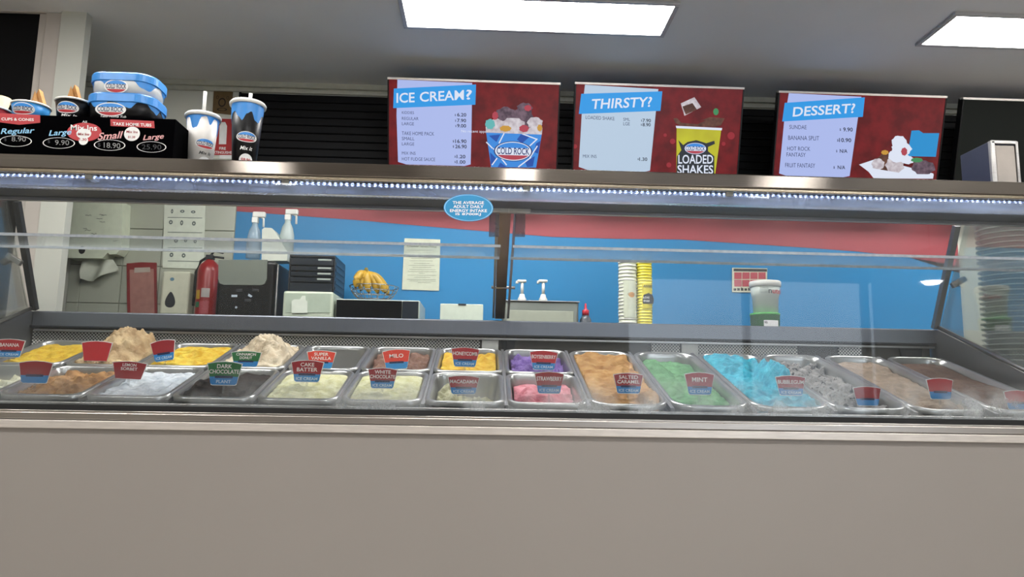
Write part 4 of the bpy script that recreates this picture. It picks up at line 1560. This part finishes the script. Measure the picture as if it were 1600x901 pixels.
m_paper = mat('notice_paper', 'c9cdb8', .6)
t, pl = sheet('wall_notice', [(632, 372), (688, 374), (686, 454), (628, 452)], 'white printed notice pinned to the blue wall above the counter', 'notice', m_paper)
tx = MB()
g = lambda a, b: pl.px(520 + a / 4.097, 290 + b / 4.097)
put_text(tx, pl, 'Customer Service Policy', g(475, 395), g(665, 400), g(475, 380), .001)
tx.build('heading', M_ink, t)
tx = MB()
for i, (a, b, y) in enumerate(((472, 640, 412), (500, 660, 465), (490, 640, 480), (520, 620, 497), (485, 650, 510), (510, 630, 522), (490, 660, 536), (480, 665, 549), (550, 590, 560), (480, 660, 573), (520, 625, 586), (475, 660, 600), (490, 660, 610), (545, 630, 621))):
    tx.flat(pl, [g(a, y - 1.6), g(b, y), g(b, y + 2.0), g(a, y + .4)], .001)
tx.build('text_lines', mat('grey_print', '70746c', .6), t)

t, pl = sheet('price_chart', [(1144, 418), (1199, 419), (1198, 457), (1144, 456)], 'small white chart with a grid of red boxes on the blue wall', 'chart', m_paper)
g = lambda a, b: pl.px(1040 + a / 3.917, 290 + b / 3.917)
mb = MB()
for j in range(2):
    for i in range(4):
        x, y = 420 + 49 * i, 530 + 46 * j
        mb.flat(pl, [g(x, y), g(x + 45, y), g(x + 45, y + 41), g(x, y + 41)], .001)
mb.build('red_boxes', mat('chart_red', 'b0505a', .6), t)
mb = MB()
mb.flat(pl, [g(416, 507), g(620, 510), g(620, 526), g(416, 523)], .001)
for i in range(9):
    mb.flat(pl, [g(416 + 22 * i, 628 - (i % 3) * 3), g(432 + 22 * i, 628), g(432 + 22 * i, 642), g(416 + 22 * i, 642)], .001)
mb.build('dark_print', mat('chart_dark', '3a3c3c', .6), t)

t, pl = sheet('hand_washing_poster', [(257, 316), (321, 319), (318, 420), (254, 418)], 'white laminated poster with rows of small grey pictograms on the tiles', 'poster', mat('laminate', 'd0d6c6', .3), WALL_Y - .018)
g = lambda a, b: pl.px(a, b)
mb = MB()
for (x, y, w_, h_) in ((269, 330, 3, 6), (285, 330, 6, 4), (302, 331, 6, 4), (267, 347, 5, 6), (284, 348, 4, 7), (303, 349, 5, 6), (275, 376, 5, 5), (290, 376, 4, 4), (305, 377, 4, 5), (268, 398, 5, 6), (287, 399, 5, 6)):
    mb.oval(pl, *pl.px(x, y), w_ * .0022, h_ * .0022, .001, .35, seg=10, rings=1)
for y in (319, 339, 362, 386, 407):
    mb.flat(pl, [g(262, y), g(316, y + 1), g(316, y + 2), g(262, y + 1)], .001)
mb.build('pictograms', mat('picto_grey', '5c6664', .6), t)

t, pl = sheet('fire_extinguisher_sign', [(343, 184), (369, 186), (369, 250), (343, 248)], 'red fire extinguisher location sign on the white wall behind the shake cups', 'sign', M_card, WALL_Y - .006)
q2 = lambda x, y: pl.px(240 + x / 4.21, 90 + y / 4.21)
MB().flat(pl, [q2(410, 400), q2(530, 404), q2(530, 640), q2(400, 640)], .001).build('red_field', mat('sign_red', 'a81e20', .5), t)
MB().flat(pl, [q2(434, 450), q2(448, 425), q2(472, 424), q2(484, 450), q2(478, 570), q2(430, 570)], .002).build('extinguisher_symbol', M_card, t)
tx = MB()
put_text(tx, pl, 'FIRE', q2(433, 606), q2(476, 607), q2(433, 588), .002)
put_text(tx, pl, 'EXTINGUISHER', q2(384, 632), q2(528, 634), q2(384, 614), .002)
tx.build('lettering', M_card, t)
t, pl = sheet('paper_picture', [(334, 142), (364, 143), (361, 179), (332, 176)], 'brown kraft paper sheet with dark print high on the white wall', 'picture', mat('kraft', '6a5434', .8, 0, .1, 30), WALL_Y - .006)
mb = MB()
for (x, y, rx, ry) in ((347, 160, .022, .028), (340, 152, .008, .01), (356, 153, .008, .01), (347, 171, .03, .01)):
    mb.oval(pl, *pl.px(x, y), rx, ry, .001, .7, seg=16, rings=1)
mb.build('dark_print', mat('kraft_print', '2a2014', .8), t)

# --- paper towel dispenser
Y = WALL_Y - .11
t = thing('paper_towel_dispenser', 'white wall-mounted paper towel dispenser with scribbles on the tiles', 'dispenser', P(150, 402, Y))
pl = Pl((0, Y, 0))
g = lambda a, b: pl.px(a / 4.097, 260 + b / 4.097)
MB().slab(pl, [g(435, 585), g(452, 208), g(785, 225), g(775, 520), g(745, 560), g(700, 562), g(690, 550), g(655, 588)], .095).build('housing', mat('dispenser_white', 'd8dfc8', .35), t)
MB().oval(pl, *g(525, 535), .018, .022, .001, seg=16).build('sight_slot', M_darkm, t)
mb = MB()
rr = random.Random(3)
for k in range(9):
    x, y = rr.uniform(470, 740), rr.uniform(300, 480)
    u, v = g(x, y)
    pts = [pl(u + .004 * j, v + rr.uniform(-.004, .004), .0015) for j in range(rr.randint(4, 9))]
    mb.tube(pts, .0011, 4)
mb.build('scribbles', mat('pen_grey', '4c5450', .7), t)
vs, fs = [], []
nx, nz_ = 14, 10
for j in range(nz_ + 1):
    for i in range(nx + 1):
        a, b = i / nx, j / nz_
        xx = 500 + 200 * a + 40 * b * (a - .3)
        yy = 588 + b * (120 + 25 * math.sin(a * 5) - 30 * a)
        u, v = g(xx, yy)
        vs.append(pl(u, v, -.045 + .018 * math.sin(a * 9 + b * 3) * (.4 + b)))
for j in range(nz_):
    for i in range(nx):
        k = j * (nx + 1) + i
        fs.append((k, k + 1, k + nx + 2, k + nx + 1))
MB().add(vs, fs, True).build('paper_towel', mat('towel_paper', 'c4c8b8', .85), t)

# --- red document packet
pl = Pl((0, WALL_Y - .03, 0))
t = thing('red_packet', 'red-bordered flat packet with a pale label hanging on the tiles', 'packet', P(222, 490, WALL_Y - .03))
g = lambda a, b: pl.px(a / 4.097, 260 + b / 4.097)
MB().slab(pl, [g(815, 960), g(810, 620), g(900, 612), g(998, 615), g(1003, 960)], .012).build('packet', mat('packet_red', '7a1f20', .5), t)
MB().flat(pl, [g(835, 950), g(830, 660), g(985, 655), g(990, 950)], .001).build('print', mat('packet_print', '9c6c62', .5, 0, .15, 30), t)
MB().flat(pl, [g(860, 680), g(862, 648), g(962, 645), g(962, 675)], .002).build('pale_label', mat('packet_label', 'a89c90', .6), t)

# --- soap dispenser
Yf = WALL_Y - .10
xa, zt_ = pz(254, 423, Yf)
xb, zb_ = pz(292, 492, Yf)
t = thing('soap_dispenser', 'white wall soap dispenser with dark teardrop window', 'dispenser', ((xa + xb) / 2, Yf, zb_))
MB().box(xa, xb, Yf, WALL_Y - .013, zb_, zt_, .012, seg=3).build('housing', mat('soap_white', 'c4c4ae', .35), t)
pl = Pl((0, Yf - .001, 0))
cx_, cz_ = pl.px(266, 468)
MB().flat(pl, [(cx_ + .026 * math.sin(a) * (1 - .45 * math.cos(a)) , cz_ + .044 * math.cos(a)) for a in [2 * math.pi * i / 24 for i in range(24)]], .0006).build('window', M_darkm, t)
MB().oval(pl, *pl.px(269, 436), .012, .010, .0006, seg=12).build('badge', mat('badge_blue', '5a7c8c', .5), t)

# --- fire extinguisher on the wall
c0 = P(325, 450, WALL_Y - .10)
zt_ = P(325, 408, WALL_Y - .10).z
r_ = 17 * c0.y / F
t = thing('fire_extinguisher', 'red fire extinguisher with yellow and green labels beside the black machine', 'fire extinguisher', (c0.x, c0.y, KZ))
M4 = Matrix.Translation((c0.x, c0.y, KZ))
H_ = zt_ - KZ
MB().lathe([(0, 0), (r_ * .95, 0), (r_, .01), (r_, H_ - .06), (r_ * .85, H_ - .025), (r_ * .45, H_), (.018, H_ + .01), (0, H_ + .01)], M4, 28, False).build('cylinder', mat('extinguisher_red', '8c1a1c', .3), t)
S = cone_surf(c0.x, c0.y, KZ, r_, r_, 1, -95)
for nm, u, v, w_, h_, mm in (('yellow_label', -.03, .30, .03, .05, mat('label_yellow', 'b8942c', .5)), ('green_label', -.03, .245, .03, .03, mat('label_green', '1c6a48', .5)), ('white_label', .015, .31, .045, .05, mat('label_pale', 'a8a09a', .5)), ('red_label', .012, .23, .05, .07, mat('label_rose', 'a04048', .5))):
    mb = MB()
    vs, fs = [], []
    for j in range(2):
        for i in range(7):
            vs.append(S(u + w_ * (i / 6 - .5), v + h_ * (j - .5), .001))
    for i in range(6):
        fs.append((i, i + 1, i + 8, i + 7))
    mb.add(vs, fs).build(nm, mm, t)
hd = MB()
hd.box(c0.x - .02, c0.x + .02, c0.y - .02, c0.y + .02, KZ + H_ + .008, KZ + H_ + .035, .004)
hd.tube([(c0.x, c0.y, KZ + H_ + .03), (c0.x + .02, c0.y, KZ + H_ + .06), (c0.x + .07, c0.y, KZ + H_ + .05)], .007)
hd.tube([(c0.x, c0.y, KZ + H_ + .025), (c0.x + .035, c0.y, KZ + H_ + .025), (c0.x + .075, c0.y, KZ + H_ + .02)], .006)
hd.build('valve_and_lever', M_darkm, t)
hs = MB()
hs.tube([(c0.x - .02, c0.y, KZ + H_ + .02), (c0.x - .05, c0.y, KZ + H_ + .0), (c0.x - r_ - .012, c0.y, KZ + H_ - .06), (c0.x - r_ - .012, c0.y, KZ + H_ - .25)], .008)
hs.build('hose', M_black, t)

# --- black ice machine with grey hatch
Yf = 3.70
xa, zt_ = pz(341, 405, Yf)
xb, _ = pz(431, 405, Yf)
t = thing('ice_machine', 'black countertop ice machine with rounded grey hatch', 'ice machine', ((xa + xb) / 2, Yf, KZ))
MB().box(xa, xb, Yf, Yf + .30, KZ, zt_, .018, seg=3).build('housing', M_blackgl, t)
pl = Pl((0, Yf - .002, 0))
g = lambda a, b: pl.px(280 + a / 4.097, 290 + b / 4.097)
MB().slab(pl, [g(255, 475), g(565, 475), g(562, 600), g(548, 628), g(525, 637), g(285, 635), g(262, 625), g(252, 595)], .012, .006).build('hatch', mat('hatch_grey', '6c7268', .35, .2), t)
MB().box(P(433, 450, Yf).x - .004, P(433, 450, Yf).x + .002, Yf - .003, Yf + .01, KZ, zt_ - .02).build('edge_trim', M_steel, t)
mb = MB()
mb.flat(pl, [g(335, 698), g(372, 698), g(372, 712), g(335, 712)], .001)
mb.oval(pl, *g(365, 778), .006, .006, .001, seg=10)
mb.flat(pl, [g(445, 690), g(470, 706), g(460, 715), g(440, 705)], .001)
mb.build('display_marks', mat('mark_pale', 'a8b4c0', .4), t)
mb = MB()
for a, b in ((365, 660), (470, 660), (420, 725)):
    mb.box(*sorted((pl(*g(a, b)).x, pl(*g(a + 40, b)).x)), Yf - .006, Yf, pl(*g(a, b + 18)).z, pl(*g(a, b)).z, .002)
mb.build('buttons', M_darkm, t)
z_top = zt_

# --- spray bottles and white wedge standing on the machine / behind it
m_clear = mat('clear_bottle', 'b4c4cc', .15, 0, .05, 10, alpha=.45)


def spray(px, ytop, ybot, wpx, Y, label, m_bot, m_head, flip):
    x, zt = pz(px, ytop, Y)
    _, zb = pz(px, ybot, Y)
    k = Y / F
    t = thing('spray_bottle', label, 'spray bottle', (x, Y, zb), 'spray bottles on the back counter')
    h = zt - zb
    r = wpx * k / 2
    MB().lathe([(0, 0), (r, 0), (r, h * .42), (r * .75, h * .6), (r * .42, h * .70), (r * .40, h * .78), (0, h * .78)], Matrix.Translation((x, Y, zb)), 20, False).build('bottle', m_bot, t)
    hd = MB()
    s = flip
    hd.box(x - r * .42, x + r * .42, Y - r * .4, Y + r * .4, zb + h * .76, zb + h * .88, .003)
    hd.box(x - r * .4 - (s < 0) * r * .9, x + r * .5 + (s > 0) * r * .9, Y - r * .35, Y + r * .35, zb + h * .88, zb + h, .006)
    hd.build('spray_head', m_head, t)
    tr_ = MB()
    tr_.tube([(x + s * r * .5, Y, zb + h * .92), (x + s * r * 1.15, Y, zb + h * .86), (x + s * r * 1.2, Y, zb + h * .68)], .006)
    tr_.build('trigger', m_head, t)


spray(400, 331, 404, 22, 3.85, 'clear spray bottle with white head standing on the black machine', m_clear, M_white, 1)
spray(451, 327, 398, 22, 3.88, 'white trigger spray bottle standing behind the drawer tower', mat('milky_bottle', 'b8c4c0', .3, 0, .05, 10, alpha=.8), M_white, 1)
Yw = 3.82
pl = Pl((0, Yw, 0))
g = lambda a, b: pl.px(280 + a / 4.097, 290 + b / 4.097)
wz = [g(527, 480), g(530, 280), g(545, 268), g(590, 270), g(610, 290), g(695, 430), g(690, 480)]
wz = [(u, max(v, z_top + .001) if i in (0, 6) else v) for i, (u, v) in enumerate(wz)]
MB().slab(pl, wz, .10).build('white_jug', mat('jug_white', 'c8ccc0', .35), None, 'white wedge-shaped plastic jug on top of the black machine', 'jug')

# --- black drawer tower
Yf = 3.74
xa, zt_ = pz(452, 397, Yf)
xb, _ = pz(524, 397, Yf)
_, zb_ = pz(480, 453, Yf)
# white cover box beneath it
ya = 3.70
wa, wzt = pz(443, 454, ya)
wb, _ = pz(521, 454, ya)
t = thing('storage_box', 'translucent white plastic box with containers inside on the back counter', 'storage box', ((wa + wb) / 2, ya, KZ))
MB().box(wa, wb, ya, ya + .34, KZ, wzt, .01, seg=2).build('box', mat('box_white', 'c4cdb8', .35, alpha=.92), t)
mb = MB()
pl = Pl((0, ya - .001, 0))
g = lambda a, b: pl.px(280 + a / 4.097, 290 + b / 4.097)
MB().slab(pl, [g(722, 815), g(722, 740), g(738, 728), g(775, 728), g(790, 705), g(808, 705), g(810, 735), g(823, 738), g(822, 815)], .01, .008).build('moulded_spout', mat('spout_white', 'd4dacc', .35), t)
MB().slab(pl, [g(680, 812), g(680, 690), g(965, 690), g(965, 812)], .004, .002).build('recessed_face', mat('box_face', 'aab6a4', .3), t)
t = thing('drawer_tower', 'black translucent desktop drawer tower with white label tabs', 'drawer unit', ((xa + xb) / 2, Yf, wzt))
zb_ = wzt + .001
mb = MB()
mb.box(xa, xb, Yf + .01, Yf + .28, zt_ - .012, zt_, .003)
mb.box(xa, xa + .006, Yf + .01, Yf + .28, zb_, zt_ - .012)
mb.box(xb - .006, xb, Yf + .01, Yf + .28, zb_, zt_ - .012)
mb.box(xa, xb, Yf + .27, Yf + .28, zb_, zt_ - .012)
mb.build('cabinet', mat('drawer_black', '14181e', .3), t)
m_dr = mat('drawer_smoke', '20262c', .2, 0, .1, 8)
rows = [0, .28, .44, .60, .76, 1.0]
hh = zt_ - .014 - zb_
for i in range(5):
    za, zc_ = zb_ + hh * rows[i] + .002, zb_ + hh * rows[i + 1] - .002
    dr = MB().box(xa + .008, xb - .008, Yf, Yf + .25, za, zc_, .004, seg=1).build('drawer', m_dr, t)
    if i:
        MB().box(xb - .085, xb - .018, Yf - .002, Yf + .001, zc_ - .013, zc_ - .005).build('label_tab', mat('tab_white', 'a8b0a8', .4), dr)
for i in range(5):
    zz_ = zb_ + hh * (.1 + .18 * i)
    MB().box(xb - .001, xb + .003, Yf + .03, Yf + .25, zz_, zz_ + hh * .09, .001, seg=1).build('side_rib', mat('rib_blue', '2c3a48', .3), t)

# --- microwave with fruit bowl on it
Yf = 3.72
xa, zt_ = pz(526, 466, Yf)
xb, _ = pz(654, 469, Yf)
t = thing('microwave', 'white microwave oven with dark glass door on the back counter', 'microwave', ((xa + xb) / 2, Yf, KZ))
MB().box(xa - .006, xb + .006, Yf + .012, Yf + .36, KZ, zt_, .006).build('housing', mat('oven_white', 'bcc2b8', .35), t)
xc_ = P(628, 480, Yf).x
MB().box(xa, xc_ - .002, Yf, Yf + .0118, KZ + .015, zt_ - .006).build('door', mat('oven_door', '0b0d10', .9, var=0, spec=0), t)
cp_ = MB().box(xc_ + .002, xb, Yf, Yf + .012, KZ + .015, zt_ - .006, .003).build('control_panel', mat('oven_panel', '18202a', .3, var=0, spec=.25), t)
mb = MB()
for i in range(3):
    for j in range(4):
        mb.box(xc_ + .018 + i * .02, xc_ + .032 + i * .02, Yf - .002, Yf, KZ + .04 + j * .025, KZ + .055 + j * .025, .001, seg=1)
mb.build('keys', M_darkm, cp_)
c0 = P(584, 466, Yf + .17)
fb = thing('fruit_bowl', 'round wire fruit bowl standing on the microwave', 'fruit bowl', (c0.x, c0.y, zt_))
rb_ = .125
prof = [(.045, .004), (.075, .016), (.10, .035), (.118, .06), (.128, .085)]
m_wire = mat('wire_chrome', '9a9c98', .25, .9)
for r_, z_ in prof:
    MB().tube([(c0.x + r_ * math.cos(a), c0.y + r_ * math.sin(a), zt_ + z_) for a in [2 * math.pi * i / 36 for i in range(36)]], .0026, 6, True).build('wire_ring', m_wire, fb)
for i in range(16):
    a = 2 * math.pi * i / 16
    MB().tube([(c0.x + r_ * math.cos(a), c0.y + r_ * math.sin(a), zt_ + z_) for r_, z_ in prof], .002, 5).build('wire_rib', m_wire, fb)
bn = thing('banana_bunch', 'bunch of ripe yellow bananas in the wire bowl', 'bananas', (c0.x, c0.y, zt_ + .02))
m_ban = mat('banana_skin', 'b8922c', .45, 0, .12, 14)
m_tip = mat('banana_tip', '4a3818', .7)
crown = P(573, 423, c0.y - .03)
for i in range(6):
    e_ = P((556, 564, 576, 590, 601, 606)[i], (448, 452, 456, 457, 456, 459)[i], c0.y - .09 + .012 * i + (i % 2) * .02)
    m_ = (crown + e_) / 2 + Vector(((-.022, -.016, -.004, .012, .02, .03)[i], -.045 + .006 * i, .022))
    pts, rs = [], []
    for k in range(13):
        s_ = k / 12
        pts.append(crown * (1 - s_) ** 2 + m_ * 2 * s_ * (1 - s_) + e_ * s_ ** 2)
        rs.append(.005 + .0155 * min(1, max(0, (s_ - .08) / .25)) * (1 if s_ < .8 else max(.3, 1 - (s_ - .8) / .2 * .7)))
    b_o = MB().tube(pts, rs, 7).build('banana', m_ban, bn)
    MB().tube([pts[-1], pts[-1] + (pts[-1] - pts[-2]).normalized() * .008], .005, 6).build('tip', m_tip, b_o)
MB().tube([crown + Vector((0, 0, -.012)), crown + Vector((-.004, 0, .016))], [.014, .008], 8).build('stalk', mat('banana_stalk', '7a6a24', .6), bn)

# --- white carton with a dark slot
Yf = 3.72
xa, zt_ = pz(688, 474, Yf)
xb, _ = pz(755, 478, Yf)
t = thing('white_carton', 'plain white carton with a dark hand slot left of the middle post', 'carton', ((xa + xb) / 2, Yf, KZ))
MB().box(xa, xb, Yf, Yf + .22, KZ, zt_, .003).build('carton', mat('carton_white', 'ccd6c6', .6), t)
cx_ = (xa + xb) / 2
MB().box(cx_ - .018, cx_ + .022, Yf - .002, Yf + .01, zt_ - .008, zt_ + .002, .001).build('hand_slot', M_darkm, t)

# --- steel sauce warmer with two pumps
Yf = 3.72
xa, zt_ = pz(786, 470, Yf)
xb, _ = pz(904, 471, Yf)
t = thing('sauce_warmer', 'stainless topping warmer right of the middle post', 'topping warmer', ((xa + xb) / 2, Yf, KZ))
MB().box(xa, xb, Yf, Yf + .30, KZ, zt_, .008, seg=2).build('body', mat('warmer_steel', '8c9088', .3, .7, .08, 6), t)
MB().box(xa - .006, xb + .006, Yf - .006, Yf + .31, zt_, zt_ + .006, .002).build('lid_rim', M_steel, t)
MB().box(xa + .02, xb - .025, Yf - .004, Yf, KZ + .04, zt_ - .045, .003).build('front_label', mat('warmer_plate', 'a4a898', .45), t)
for i, px in enumerate((816, 849)):
    x, z1_ = pz(px, 437, Yf + .1)
    pt = thing('sauce_pump', ('white sauce pump nearer the middle post', 'white sauce pump nearer the cup stacks')[i] + ' on the steel warmer', 'pump', (x, Yf + .1, zt_ + .006), 'sauce pumps on the warmer')
    b0_ = zt_ + .006
    hp = z1_ - b0_
    MB().lathe([(0, 0), (.022, 0), (.022, .02), (.016, .03), (.012, .045), (.0, .045)], Matrix.Translation((x, Yf + .1, b0_)), 16, False).build('collar', M_white, pt)
    MB().lathe([(.0, .04), (.008, .04), (.008, hp - .01), (0, hp - .01)], Matrix.Translation((x, Yf + .1, b0_)), 12, False).build('plunger', M_white, pt)
    mb = MB()
    mb.box(x - .026, x + .022, Yf + .088, Yf + .112, b0_ + hp - .014, b0_ + hp, .004)
    mb.box(x - .034, x - .02, Yf + .092, Yf + .108, b0_ + hp - .022, b0_ + hp - .006, .003)
    mb.build('pump_head', M_white, pt)
# --- small red-capped bottle
x, z1_ = pz(915, 474, 3.75)
t = thing('sauce_bottle', 'small dark sauce bottle with red cap beside the warmer', 'bottle', (x, 3.75, KZ))
hb = z1_ - KZ
MB().lathe([(0, 0), (.030, 0), (.030, hb - .085), (.016, hb - .06), (0, hb - .06)], Matrix.Translation((x, 3.75, KZ)), 18, False).build('bottle', mat('bottle_dark', '4a5058', .3), t)
MB().lathe([(0, hb - .062), (.018, hb - .062), (.018, hb - .035), (.007, hb - .03), (.004, hb), (0, hb)], Matrix.Translation((x, 3.75, KZ)), 16, False).build('cap', mat('cap_red', 'c02838', .4), t)

# --- stacks of paper cups
YC = 3.78
m_cream = mat('cup_cream', 'c8ccb8', .5)
m_yell = mat('cup_yellow', 'd8c828', .45)


def inv_stack(px0, px1, ytop, n, m_body, m_rim, label, top_label, group, deco, cuts):
    a, b = P(px0, 460, YC), P(px1, 460, YC)
    cx_, r1 = (a.x + b.x) / 2, (b.x - a.x) / 2
    ztop = P((px0 + px1) / 2, ytop, YC).z
    h = .13
    step = (ztop - h - KZ) / (n - 1)
    r0 = r1 * .80
    def one(z, lab, full):
        t_ = thing('paper_cup', lab, 'paper cup', (cx_, YC, z), group)
        M4 = Matrix.Translation((cx_, YC, z))
        # stacked mouth up: only the rolled rim of each shows, the top one nests highest
        MB().lathe([(0, 0), (r0, 0), (r1 * .96, h), (r1 * .96 - .0015, h), (r0 - .0015, .003), (0, .003)], M4, 24, False).build('cup_body', m_body, t_)
        MB().lathe([(r1 * .95, h - .004), (r1, h - .004), (r1, h + .002), (r1 * .95, h + .002)], M4, 24, False).build('rolled_rim', m_rim, t_)
        return t_
    base = one(KZ, 'bottom ' + top_label, True)
    second = one(KZ + step, label, False)
    for i in range(2, n):
        dup(second, (random.uniform(-.0012, .0012), random.uniform(-.0012, .0012), step * (i - 1)), label if i < n - 1 else 'topmost ' + top_label, group)
    return cx_, r1, ztop, h


cx_, r1, zt_, h = inv_stack(966, 995, 411, 20, m_cream, M_white, 'cream paper cup nested inside the tall cream stack', 'cream paper cup of the tall cream stack', 'cups in the cream stack', None, None)
S = cone_surf(cx_, YC, KZ, r1 * 1.01, r1 * 1.01, 1, -90)


def wrapper(S, u0, u1, v0, v1, m_w, label, name, marks):
    mb = MB()
    vs, fs = [], []
    for j in range(2):
        for i in range(13):
            vs.append(S(u0 + (u1 - u0) * i / 12, v0 + (v1 - v0) * j, .0015))
    for i in range(12):
        fs.append((i, i + 1, i + 14, i + 13))
    t_ = thing(name, label, 'wrapper', S((u0 + u1) / 2, v0, .0015))
    mb.add(vs, fs, True).build('sleeve', m_w, t_)
    marks(t_)
    return t_


zv = lambda py: P(980, py, YC).z - KZ
va, vb = zv(497), zv(440)


def mk1(t_):
    mb = MB().oval(S, .012, zv(462), .016, .014, .0025, seg=16)
    mb.build('orange_mark', mat('mark_orange', 'd09a5a', .5), t_)
    tx = MB()
    ctext(tx, S, 'Cold', .008, zv(461), .035, .012, .0035, False, .2)
    tx.build('script', mat('mark_brown', '7a5a3a', .5), t_)


wrapper(S, -.030, .038, va, vb, mat('sleeve_cream', 'cdd2bd', .5), 'plain cream sleeve printed with an orange mark around the cream cup stack', 'cup_sleeve', mk1)
cx_, r1, zt_, h = inv_stack(994.5, 1019, 412, 24, m_yell, mat('rim_yellow', 'e0d860', .5), 'yellow paper cup nested inside the yellow stack', 'yellow paper cup of the yellow stack', 'cups in the yellow stack', None, None)
S = cone_surf(cx_, YC, KZ, r1 * 1.01, r1 * 1.01, 1, -90)


def mk2(t_):
    u, v = .012, zv(468)
    MB().flat(Pl(S(u, v, .003), (1, 0, 0)), [(-.03, -.024), (.024, -.024), (.028, .0), (.02, .022), (0, .032), (-.026, .022), (-.032, 0)], .001).build('dark_badge', M_ink, t_)
    tx = MB()
    ctext(tx, S, 'LOADED', u - .003, v + .008, .044, .011, .0055)
    ctext(tx, S, 'SHAKES', u - .003, v - .010, .044, .011, .0055)
    tx.build('badge_lettering', M_card, t_)
    st = MB()
    for i in range(6):
        x_ = -.014 + i * .0085
        st.add([S(x_, zv(450), .003), S(x_ + .004, zv(450), .003), S(x_ + .010, zv(446), .003), S(x_ + .006, zv(446), .003)], [(0, 1, 2, 3)])
    st.build('stripes', M_ink, t_)


wrapper(S, -.020, .034, zv(482), zv(443), m_yell, 'yellow sleeve with black badge around the yellow cup stack', 'cup_sleeve', mk2)

# --- spread tub standing on a green tub
Yt = 3.75
xg, zg = pz(1195, 490, Yt)
rg = 23 * Yt / F
t = thing('green_tub', 'green and white food tub under the white spread tub', 'food tub', (xg, Yt, KZ))
MB().lathe([(0, 0), (rg * .9, 0), (rg * .98, zg - KZ - .012), (rg, zg - KZ - .012), (rg, zg - KZ), (0, zg - KZ)], Matrix.Translation((xg, Yt, KZ)), 32, False).build('tub_body', mat('tub_green', '3a9a34', .4), t)
S = cone_surf(xg, Yt, KZ, rg * .95, rg * .98, zg - KZ, -100)
mb = MB()
vs = [S(-.02 + .008 * i, v, .002) for v in (.01, zg - KZ - .04) for i in range(11)]
mb.add(vs, [(i, i + 1, i + 12, i + 11) for i in range(10)], True).build('white_label', M_card, t)
tx = MB()
ctext(tx, S, '95', -.010, zg - KZ - .052, .014, .012, .004)
tx.build('lettering', M_ink, t)
xs_, zs_ = pz(1195, 440, Yt)
rs_ = 23.5 * Yt / F
t = thing('spread_tub', 'white hazelnut spread tub with rim lid against the blue wall', 'food tub', (xs_, Yt, zg))
hh = zs_ - zg
MB().lathe([(0, 0), (rs_ * .80, 0), (rs_ * .86, hh * .52), (rs_ * .90, hh * .53), (rs_ * .96, hh * .82), (rs_ * .9, hh * .84), (0, hh * .84)], Matrix.Translation((xs_, Yt, zg)), 36, False).build('tub_body', mat('spread_white', 'd0d8d0', .35), t)
MB().lathe([(rs_ * .95, hh * .82), (rs_ * 1.03, hh * .82), (rs_ * 1.04, hh * .97), (rs_ * .98, hh), (rs_ * .9, hh * .985), (0, hh * .985)], Matrix.Translation((xs_, Yt, zg)), 36, False).build('lid', M_white, t)
S = cone_surf(xs_, Yt, zg, rs_ * .86, rs_ * 1.0, hh, -108)
tx = MB()
ctext(tx, S, 'n', .020, hh * .645, .015, .020, .004)
tx.build('first_letter', M_ink, t)
tx = MB()
ctext(tx, S, 'utella', .076, hh * .66, .090, .027, .004)
tx.build('lettering', M_red, t)
tx = MB()
for i in range(6):
    y_ = hh * (.78 - .035 * i)
    tx.add([S(-.03, y_, .002), S(-.005, y_, .002), S(.012, y_, .002), S(.012, y_ + .002, .002), S(-.005, y_ + .002, .002), S(-.03, y_ + .002, .002)], [(0, 1, 4, 5), (1, 2, 3, 4)])
tx.build('small_print', mat('print_grey', '8a948e', .5), t)

# --- stack of clear bowls beside the right end of the case
SX, SY = 2.215, 3.0
sbn = thing('side_bench', 'low bench at the right end of the case carrying the clear bowls', 'bench', (2.42, 3.0, 0))
MB().box(2.085, 2.75, 2.7, 3.3, .88, .92, .004).build('bench_top', M_steeld, sbn)
for x in (2.11, 2.70):
    for y in (2.74, 3.26):
        MB().box(x, x + .03, y - .015, y + .015, 0, .88).build('leg', M_steeld, sbn)
nb_ = 30
pit = (P(1590, 345, SY).z - .92 - .05) / (nb_ - 1)
lab = 'clear plastic bowl nested in the tall stack at the right edge'
t0 = thing('plastic_bowl', lab, 'bowl', (SX, SY, .92), 'clear bowls in the right-hand stack')
M4 = Matrix.Translation((SX, SY, .92))
m_bowl = mat('bowl_clear', 'a8b4b2', .2, 0, .05, 20, alpha=.55)
MB().lathe([(0, 0), (.06, 0), (.085, .02), (.108, .05), (.106, .05), (.083, .022), (.058, .003), (0, .003)], M4, 32, False).build('bowl', m_bowl, t0)
MB().lathe([(.106, .048), (.114, .048), (.115, .053), (.106, .053)], M4, 32, False).build('rim', mat('bowl_rim', 'd4dcd8', .25, alpha=.9), t0)
for i in range(1, nb_):
    dup(t0, (random.uniform(-.002, .002), random.uniform(-.002, .002), pit * i))
